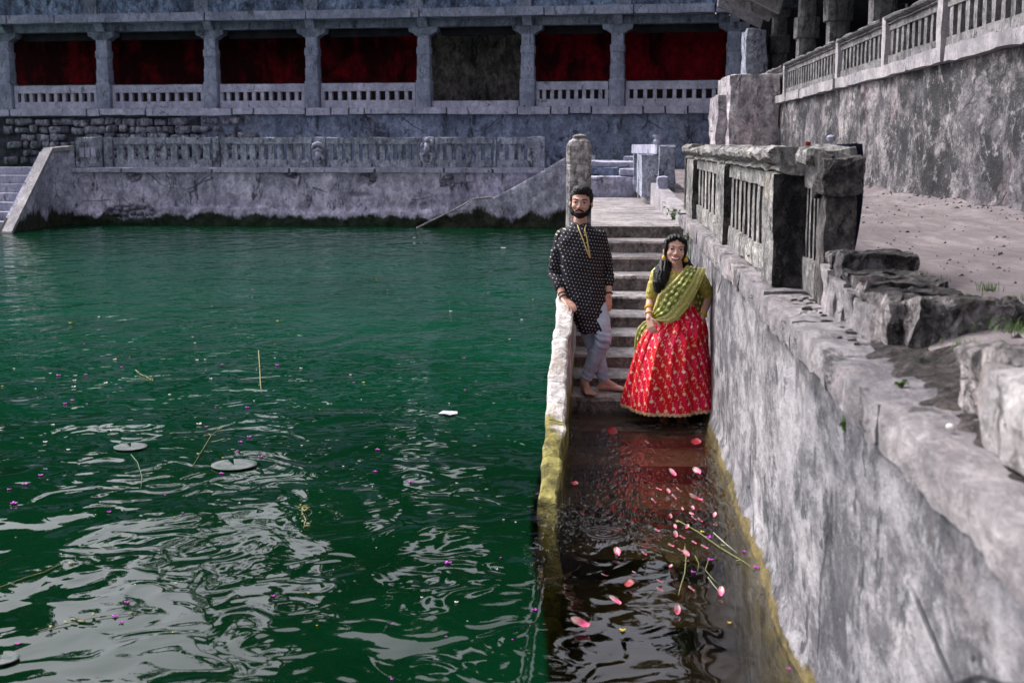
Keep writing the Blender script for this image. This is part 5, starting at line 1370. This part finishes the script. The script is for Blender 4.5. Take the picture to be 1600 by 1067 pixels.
# jewellery
for s in (-1, 1):
    e0 = Tw @ Vector((.076 * s, -.010, -.030))
    v, f = join([ell(e0, (.007, .006, .007)), rings([(e0 + Vector((0, 0, -.012)), .006, .006), (e0 + Vector((0, 0, -.022)), .013, .013), (e0 + Vector((0, 0, -.036)), .0175, .0175), (e0 + Vector((0, 0, -.041)), .0175, .0175)], 12)] + [ell(e0 + Vector((.013 * math.cos(a), .013 * math.sin(a), -.047)), (.0035, .0035, .005), seg=6, rings=4) for a in (0, 1.05, 2.1, 3.14, 4.2, 5.2)])
    add('earring', v, f, 'gold', wom, smooth=True)
for c, ax, r in ((wR.lerp(eR, .22), wR - eR, .029), (wR.lerp(eR, .50), wR - eR, .036), (wR.lerp(eR, .56), wR - eR, .037), (wL.lerp(eL, .16), wL - eL, .029), (wL.lerp(eL, .22), wL - eL, .030)):
    v, f = ring_at(c, ax, r, .006); add('bangle', v, f, 'gold', wom, smooth=True)
v, f = tube([Wm(1049, 420, -.06), Wm(1054, 428, -.105), Wm(1060, 430, -.11), Wm(1068, 422, -.08)], .0025, 5); add('necklace', v, f, 'gold', wom, smooth=True)
MAT['plastic'] = plain('white_plastic_bag', (.42, .43, .46), .4, .5, .05)
# ================================================================ FLOATING THINGS
def petal_mesh(name, L, Wd, cup, mat, n=8):
    vs = []; fs = []
    for i in range(n + 1):
        t = i / n; w = Wd * math.sin(math.pi * min(1, t * .86 + .10)) ** .75 * (1 if t < .97 else .9)
        for k in range(7):
            u = (k / 6 - .5) * 2; vs.append((u * w / 2, (t - .5) * L, .002 + cup * (u * u * .6 + (t - .35) ** 2 * .9) + .002 * math.sin(t * 7 + u * 3)))
    m = len(vs)
    vs += [(x, y, z - .0012) for x, y, z in vs]
    for i in range(n):
        for k in range(6): a = i * 7 + k; fs += [(a, a + 1, a + 8, a + 7), (m + a, m + a + 7, m + a + 8, m + a + 1)]
    edge = [i * 7 for i in range(n + 1)] + [n * 7 + k for k in range(1, 7)] + [i * 7 + 6 for i in range(n - 1, -1, -1)] + [k for k in range(5, 0, -1)]
    for a, c in zip(edge, edge[1:] + edge[:1]): fs.append((a, m + a, m + c, c))
    return mesh(name, vs, fs, mat, True)
def petalmat(name, c0, c1, L):
    b = NB(name, .5); x, y, z = b.sep(b.pos(True)); n = b.noise(b.scale(b.pos(True), (8, 1, 1)), 30, 3, .6)
    c = b.mix(b.ramp(b.m2('ADD', y, b.m2('MULTIPLY', n, L * .2)), L * -.05, L * .5), c0, c1)
    b.p.inputs['Subsurface Weight'].default_value = .1
    return b.fin(c, None, .5, spec=.4)
MAT['pink'] = petalmat('pink_petal', (.62, .09, .20), (.80, .60, .56), .07)
MAT['deep'] = plain('deep_red_petal', (.20, .003, .010), .5, .3, .25, 60)
MAT['purple'] = plain('purple_blossom', (.42, .03, .40), .5, .4, .3, 60)
MAT['pale'] = plain('pale_speck', (.65, .62, .60), .6, .3, .15, 60)
MAT['yellow'] = plain('yellow_bit', (.55, .42, .05), .6, .3, .2, 60)
pk = petal_mesh('petal', .07, .040, .016, 'pink'); dr = petal_mesh('petal', .085, .080, .008, 'deep')
PET = [ # px, py, length px, angle, kind, label
 (905, 983, 36, 80, 'p', 'largest pink petal floating in the channel close to the lower left'),
 (960, 944, 26, 60, 'p', 'pink petal with white tip, second largest, right above the largest one'),
 (1057, 958, 22, 10, 'p', 'upright pink petal floating low in the middle of the channel'),
 (1128, 929, 22, -20, 'p', 'pink petal at the end of the thin white stem'),
 (1086, 785, 26, 85, 'p', 'large arched pink petal in the crinkled part of the channel'),
 (965, 868, 22, 20, 'p', 'slender pink petal alone left of the twigs'),
 (1089, 742, 22, 25, 'p', 'long pink petal furthest up the channel near the right wall'),
 (1050, 743, 20, 35, 'p', 'folded pink petal furthest up in the middle of the channel'),
 (957, 677, 20, 0, 'd', 'round deep red petal just below the lowest step'),
 (1087, 694, 20, 0, 'd', 'round deep red petal below the hem of the red skirt'),
 (983, 915, 20, 0, 'd', 'round deep red petal floating low in the channel'),
 (898, 758, 14, 80, 'd', 'small red petal beside the yellow cheek wall'),
 (1060, 768, 12, 70, 'p', 'pink petal topmost right in the petal cluster'), (1044, 770, 12, 15, 'p', 'pink petal left of a pair in the petal cluster'),
 (1029, 767, 11, 80, 'p', None), (1052, 779, 12, 50, 'p', None), (1020, 785, 12, 70, 'p', 'pale pink petal leftmost in the petal cluster'),
 (1082, 796, 11, 20, 'p', None), (1080, 805, 10, 40, 'p', None), (1047, 809, 11, 10, 'p', None), (1117, 807, 13, -20, 'p', 'pink petal rightmost in the cluster near the wall'),
 (1083, 812, 11, 80, 'p', None), (1093, 815, 11, 75, 'p', None), (1073, 825, 12, -20, 'p', None), (1055, 825, 11, 15, 'p', None), (1026, 831, 11, 80, 'p', None),
 (1055, 838, 15, 15, 'p', None), (1065, 842, 12, 80, 'p', None), (1048, 855, 12, 80, 'p', None), (1072, 868, 17, 30, 'p', 'pink petal caught on the upright stem'), (1062, 862, 11, 80, 'p', None),
 (1006, 867, 11, 80, 'p', None), (1048, 887, 11, -20, 'p', None), (944, 901, 12, 80, 'p', None), (1030, 911, 12, 80, 'p', None), (1030, 924, 12, 70, 'p', None), (1079, 923, 14, 60, 'p', 'pink petal on a pale sky reflection right of centre'),
 (990, 896, 8, 60, 'p', None), (1066, 797, 8, 10, 'p', None), (1084, 850, 10, 60, 'p', None), (1100, 858, 14, 75, 'p', None), (1010, 693, 8, 80, 'p', None)]
for (px, py, ln, ang, k, lb) in PET:
    q = HZ(px, py, .004); s = ln / (F / q.y) / (.085 if k == 'd' else .07) * (.88 if k == 'p' else .9)
    o = place('petal', dr if k == 'd' else pk, q, None, R(ang + rnd.uniform(-8, 8)), (s, s, s * rnd.uniform(.8, 1.3)))
    o.rotation_euler = (R(rnd.uniform(8, 34)), R(rnd.uniform(-25, 25)), R(ang + rnd.uniform(-8, 8)) if k == 'p' else 0); o.location.z += ln / (F / q.y) * .22
    tag(o, lb or 'small pink petal drifting within the scattered petals in the channel', 'petal', 'petals floating in the channel')
# small blossoms: three tiny petals round a point
def bloss(name, mat, r=.02):
    ps = []
    for a in (0, 2.1, 4.2):
        c = Vector((r * .55 * math.cos(a), r * .55 * math.sin(a), .005)); ps.append(ell(c, (r * .62, r * .42, r * .22), (0, -.3, a), 7, 5))
    ps.append(ell((0, 0, .008), (r * .2, r * .2, r * .2), seg=5, rings=4)); v, f = join(ps); return mesh(name, v, f, mat, True)
BM = {'u': bloss('blossom', 'purple'), 'w': bloss('blossom', 'pale'), 'y': bloss('blossom', 'yellow')}
BL = [(1108, 840, 12, 'u'), (1163, 862, 9, 'u'), (1181, 887, 11, 'u'), (1196, 894, 7, 'u'), (1083, 894, 9, 'u'), (1110, 875, 10, 'u'), (1097, 831, 8, 'y'), (973, 985, 12, 'y'), (700, 880, 14, 'u'), (836, 953, 10, 'u'), (713, 941, 8, 'w'), (642, 753, 8, 'u'), (590, 703, 9, 'u'), (586, 737, 8, 'u'), (613, 975, 6, 'u'), (427, 931, 8, 'u'), (612, 1061, 6, 'u'),
 (40, 757, 12, 'u'), (14, 765, 8, 'u'), (22, 787, 14, 'u'), (64, 743, 9, 'u'), (113, 626, 8, 'u'), (102, 631, 7, 'u'), (376, 691, 9, 'u'), (390, 683, 9, 'u'), (346, 740, 9, 'u'), (408, 714, 9, 'u'), (371, 705, 7, 'u'), (323, 667, 7, 'u'), (386, 637, 7, 'u'), (180, 963, 12, 'u'), (199, 941, 10, 'u'), (190, 972, 10, 'u'), (28, 1006, 9, 'u'), (171, 800, 8, 'u'), (107, 703, 7, 'w'), (71, 691, 8, 'w'), (110, 880, 7, 'y'), (312, 663, 10, 'w'), (116, 605, 8, 'w'), (83, 664, 7, 'w'),
 (1233, 1045, 9, 'u'), (1263, 1051, 7, 'u'), (1140, 973, 8, 'y'), (1224, 962, 7, 'y'), (725, 560, 6, 'u'), (470, 576, 6, 'w'), (548, 586, 5, 'w'), (787, 388, 9, 'w'), (647, 372, 5, 'w'), (704, 487, 6, 'w'), (815, 500, 5, 'w'), (110, 505, 6, 'y'), (180, 562, 7, 'w'), (190, 574, 6, 'u'), (308, 563, 6, 'w'), (134, 586, 7, 'u'), (166, 599, 7, 'w'), (117, 595, 7, 'w'), (347, 570, 6, 'u'), (433, 571, 7, 'u'), (91, 587, 8, 'u'), (330, 592, 6, 'w'), (265, 617, 6, 'w'), (553, 598, 5, 'u'), (568, 598, 6, 'y')]
for i in range(70):
    BL.append((rnd.uniform(0, 850), rnd.uniform(430, 1000) , rnd.uniform(2.5, 5), rnd.choice('wwwuy')))
nm = {'u': ('purple blossom', 'tiny purple blossoms on the water'), 'w': ('pale floating speck', 'pale specks on the water'), 'y': ('yellow leaf fragment', 'yellow fragments on the water')}
for (px, py, ln, k) in BL:
    q = HZ(px, py, .003); s = ln / (F / q.y) / .044
    o = place('blossom' if k == 'u' else 'fragment', BM[k], q, None, rnd.uniform(0, 6), (s, s, min(s, 1.4)))
    where = 'in the brown channel beside the steps' if px > 860 else ('on the near green pond water' if py > 640 else 'far out on the green pond water')
    tag(o, 'tiny %s lying %s' % (nm[k][0], where), nm[k][0].split()[-1], nm[k][1] + ' ' + where)
# lily pads
b = NB('lily_pad', .7); P = b.pos(True); n = b.noise(P, 14, 5, .65)
MAT['pad'] = b.fin(b.mix(b.ramp(n, .35, .65), (.05, .085, .07), (.13, .125, .135)), b.bump(n, .3, .005), .7, spec=.15)
for (px, py, w, lb) in ((204, 699, 54, 'round pale lily pad with a thin stem below, upper left one'), (366, 727, 74, 'larger pale lily pad ringed by small purple blossoms'), (2, 1030, 60, 'brownish lily pad cut by the lower left picture edge')):
    q = HZ(px, py, .006); r = w / (F / q.y) / 2; vs = []; fs = []; n = 40
    for j in range(5):
        for i in range(n + 1):
            a = .12 + (2 * math.pi - .24) * i / n; rr = r * j / 4 * (1 + .04 * noise.noise(Vector((a * 1.5, j, px)))); vs.append(q + Vector((rr * math.cos(a + 2), rr * math.sin(a + 2), (.005 if j == 4 else 0) + .002 * noise.noise(Vector((a * 3, j, 1))))))
    for j in range(4):
        for i in range(n): k = j * (n + 1) + i; fs.append((k, k + n + 1, k + n + 2, k + 1))
    o = add('lily_pad', vs, fs, 'pad', None, smooth=True, recalc=False); md = o.modifiers.new('t', 'SOLIDIFY'); md.thickness = .004; md.offset = 1
    tag(o, lb, 'lily pad', 'lily pads')
    # debris round the pad belongs to nobody: a small mat of husks
# torn white scrap and a scum patch
q = HZ(699, 648, .004)
vs = [q + Vector(p) for p in ((-.10, .03, .004), (-.06, .13, .015), (.09, .12, .012), (.10, .04, .004), (.03, -.10, .012), (.01, -.17, .03), (-.02, -.06, .018))]
o = add('paper_scrap', vs, [(0, 1, 6), (1, 2, 3, 6), (3, 4, 6), (4, 5, 6)], 'plastic'); o.scale = (.8, .7, 1); md = o.modifiers.new('t', 'SOLIDIFY'); md.thickness = .002
tag(o, 'white torn paper scrap floating in the middle of the pond', 'scrap')
# twigs and stems
MAT['stem'] = plain('yellow_green_stem', (.13, .14, .04), .6, .3, .25, 40); MAT['stem_p'] = plain('pale_grey_stem', (.30, .30, .22), .6, .3, .2, 40)
def stem(name, pts, r, mat, label, leaves=0):
    w = [HZ(px, py, .004 + .006 * math.sin(i * 2.1) ** 2) for i, (px, py) in enumerate(pts)]; r *= .55; v, f = tube(w, [r] * (len(w) - 1) + [r * .5], 5)
    ps = [(v, f)]
    for i in range(leaves):
        a = rnd.randrange(len(w) - 1); p = w[a].lerp(w[a + 1], rnd.random()); ps.append(ell(p + Vector((rnd.uniform(-.03, .03), rnd.uniform(-.03, .03), .006)), (.022, .008, .004), (0, 0, rnd.uniform(0, 3)), 6, 4))
    v, f = join(ps); o = add(name, v, f, mat, smooth=True); tag(o, label, 'stem', 'loose stems floating on the water')
stem('stem', [(1070, 853), (1072, 872), (1070, 895), (1064, 915), (1060, 930)], .006, 'stem', 'upright yellowish stem floating in the petal cluster')
stem('stem', [(1058, 812), (1090, 830), (1125, 855), (1160, 876), (1181, 890)], .006, 'stem', 'long yellow green stem running from the petals towards the right wall', 3)
stem('stem', [(1115, 832), (1135, 850), (1152, 864)], .0055, 'stem_p', 'pale stem crossing near the right end of the long stem')
stem('stem', [(1086, 868), (1092, 880), (1090, 893)], .004, 'stem', 'short curled stem under the purple blossom')
stem('stem', [(1108, 872), (1102, 890), (1112, 902), (1122, 912)], .004, 'stem', 'bent stem right of the petal cluster')
stem('stem', [(1106, 901), (1116, 915), (1125, 925)], .0035, 'stem_p', 'thin white stem leading to a lone pink petal')
stem('stem', [(404, 548), (406, 575), (407, 600), (409, 614)], .011, 'stem', 'upright olive stem floating far out left of the middle', 3)
stem('twig', [(212, 578), (220, 585), (232, 590), (240, 596)], .008, 'stem', 'small tangle of olive twig on the left of the pond', 8)
stem('twig', [(474, 790), (472, 800), (478, 812), (474, 826)], .006, 'stem', 'knobbly dry twig floating upright near the middle', 12)
stem('stem', [(0, 917), (40, 902), (70, 893), (100, 878)], .005, 'stem', 'long pale stem slanting at the left edge of the picture')
stem('stem', [(60, 985), (110, 972), (160, 962), (240, 955)], .0035, 'stem', 'thin stem lying across the bright sky reflection', 6)
stem('stem', [(205, 710), (215, 722), (222, 745), (220, 765)], .006, MAT['leaf_dark'], 'dark lily stalk trailing from the upper left pad')
stem('stem', [(300, 730), (318, 700), (330, 680), (350, 665)], .004, 'stem', 'thin brown stem left above the larger lily pad', 6)
stem('stem', [(680, 835), (705, 828), (745, 820)], .003, 'stem', 'fine brown stem in the middle right of the pond')

# ================================================================ WEEDS
def weed(name, loc, r, h, n, label, mat='leaf', hang=0, sd=1, group='green weeds growing from the masonry', lf=.02, cat='weed'):
    rr = random.Random(sd); loc = Vector(loc); t = empty(name, loc, label, cat, group); vs = []; fs = []; sp = []
    for i in range(max(3, n // 7)):
        a = rr.uniform(0, 6.28); tip = loc + Vector((r * rr.uniform(.3, 1) * math.cos(a), r * rr.uniform(.3, 1) * math.sin(a), h * rr.uniform(.4, 1) * (-1 if hang and rr.random() < .8 else 1)))
        mid = loc.lerp(tip, .5) + Vector((0, 0, abs(h) * .25)); sp.append(tube([loc, mid, tip], [.002, .0018, .001], 4))
        for k in range(7):
            q = rr.random(); p = loc.lerp(mid, q * 2) if q < .5 else mid.lerp(tip, q * 2 - 1)
            e = Euler((rr.uniform(-.8, .8), rr.uniform(-.8, .8), rr.uniform(0, 6.28))).to_matrix(); l = lf * rr.uniform(.6, 1.5); o = len(vs)
            vs += [p, p + e @ Vector((l * .5, l * .3, .002)), p + e @ Vector((l, 0, -.003)), p + e @ Vector((l * .5, -l * .3, .002))]; fs.append((o, o + 1, o + 2, o + 3))
    v, f = join(sp); add('stem', v, f, mat, t); add('foliage', vs, fs, mat, t, recalc=False)
def grass(name, loc, r, h, n, label, sd=1, mat='leaf'):
    rr = random.Random(sd); vs = []; fs = []; loc = Vector(loc)
    for i in range(n):
        b0 = loc + Vector((rr.gauss(0, r * .5), rr.gauss(0, r * .5), 0)); a = rr.uniform(0, 6.28); hh = h * rr.uniform(.5, 1.2); d = Vector((math.cos(a), math.sin(a), 0)); s = Vector((-d.y, d.x, 0)) * .0016; o = len(vs)
        vs += [b0 - s, b0 + s, b0 + d * hh * .25 + Vector((0, 0, hh * .7)) + s * .7, b0 + d * hh * .25 + Vector((0, 0, hh * .7)) - s * .7, b0 + d * hh * .7 + Vector((0, 0, hh * .95))]
        fs += [(o, o + 1, o + 2, o + 3), (o + 3, o + 2, o + 4)]
    o = add(name, vs, fs, mat, recalc=False); tag(o, label, 'grass tuft', 'grass tufts on the terrace')
weed('weed', W3(1052, 342, 14.6), .10, .14, 70, 'bright green weed where the landing meets the balustrade', lf=.035, sd=2)
weed('weed', W3(1044, 322, 16.5), .08, .05, 35, 'small flat weed on the landing edge left of the bright one', sd=3, lf=.035)
weed('weed', Vector((WX - .01, 13.3, 1.30)), .09, .42, 90, 'hanging vine below the coping behind the woman', hang=1, sd=4, lf=.035)
weed('weed', Vector((WX - .01, 13.0, 1.05)), .07, .40, 80, 'second trailing vine strand lower on the wall behind the woman', mat='leaf_dark', hang=1, sd=5, lf=.03)
weed('weed', HZ(1176, 412, 1.44) + Vector((0, 0, 0)), .05, .07, 60, 'small yellow green weed at the foot of the balustrade panel', sd=6, lf=.018)
q = HZ(1178, 480, 1.25); 
def onwall(px, py): r = ray(px, py); t = (WX - .015) / r.x; return Vector((0, 0, CAMZ)) + r * t
weed('weed', onwall(1183, 478), .045, .06, 80, 'round green weed growing out of the near wall under the coping', sd=7, lf=.02)
weed('weed', onwall(1318, 672), .025, .05, 60, 'green sprig low on the near wall face', mat='leaf', sd=8, lf=.014)
weed('weed', onwall(1352, 640), .02, .03, 28, 'tiny dark sprig up right of the green sprig', mat='leaf_dark', sd=9, lf=.012)
weed('weed', HZ(1410, 605, 1.445), .03, .03, 45, 'small yellowish plant in the coping joint near the fallen blocks', sd=10, lf=.014)
weed('weed', HZ(1322, 500, 1.445), .04, .05, 40, 'pale green weed at the foot of the parapet stones', sd=11, lf=.014)
weed('weed', W3(1355, 405, 5.95), .03, .025, 30, 'little green plant on top of the dark parapet stone', sd=12, lf=.015)
for i, (px, py, r, h, n, lb) in enumerate([(1520, 545, .09, .05, 90, 'thick bright grass tuft behind the biggest dark parapet stone'), (1560, 500, .12, .06, 90, 'thin grass tuft right of the thick one'), (1500, 466, .08, .05, 60, 'green tuft on the dirt above the biggest dark stone'), (1545, 455, .05, .07, 50, 'upright small tuft alone on the dirt'), (1450, 440, .10, .04, 60, 'sparse tuft behind the cap stones'), (1592, 470, .06, .04, 40, 'tuft touching the right picture edge'), (1590, 520, .12, .07, 90, 'wider tuft low at the right picture edge'), (1430, 432, .05, .05, 40, 'small tuft nearest the flat cap stones'), (1300, 190, .09, .05, 60, 'lone green tuft far back by the high wall')]):
    grass('grass', HZ(px, py, 1.56), r, h * .7, int(n * .9), lb, 20 + i)
# white rubbish
def crumple(name, c, s, mat, label, cat, sd):
    v, f = ell((0, 0, 0), s, seg=12, rings=8); v = [Vector(c) + q + Vector((noise.noise(q * 30 + Vector((sd, 0, 0))), noise.noise(q * 30 + Vector((0, sd, 0))), noise.noise(q * 30 + Vector((0, 0, sd))))) * max(s) * .5 for q in v]
    o = add(name, v, f, mat); tag(o, label, cat)
crumple('plastic_bag', HZ(1388, 402, 1.60), (.05, .03, .045), 'plastic', 'white plastic bag lying on the dirt behind the dark cap stone', 'bag', 3)
crumple('plastic_bag', W3(1299, 217, 12), (.04, .03, .03), 'far_coping', 'crumpled pale bag on the ground beyond the balustrade', 'bag', 5)
crumple('white_pebble', HZ(1485, 668, 1.455), (.012, .012, .010), 'pale', 'bright white pebble on the coping by the limewashed block', 'pebble', 9)
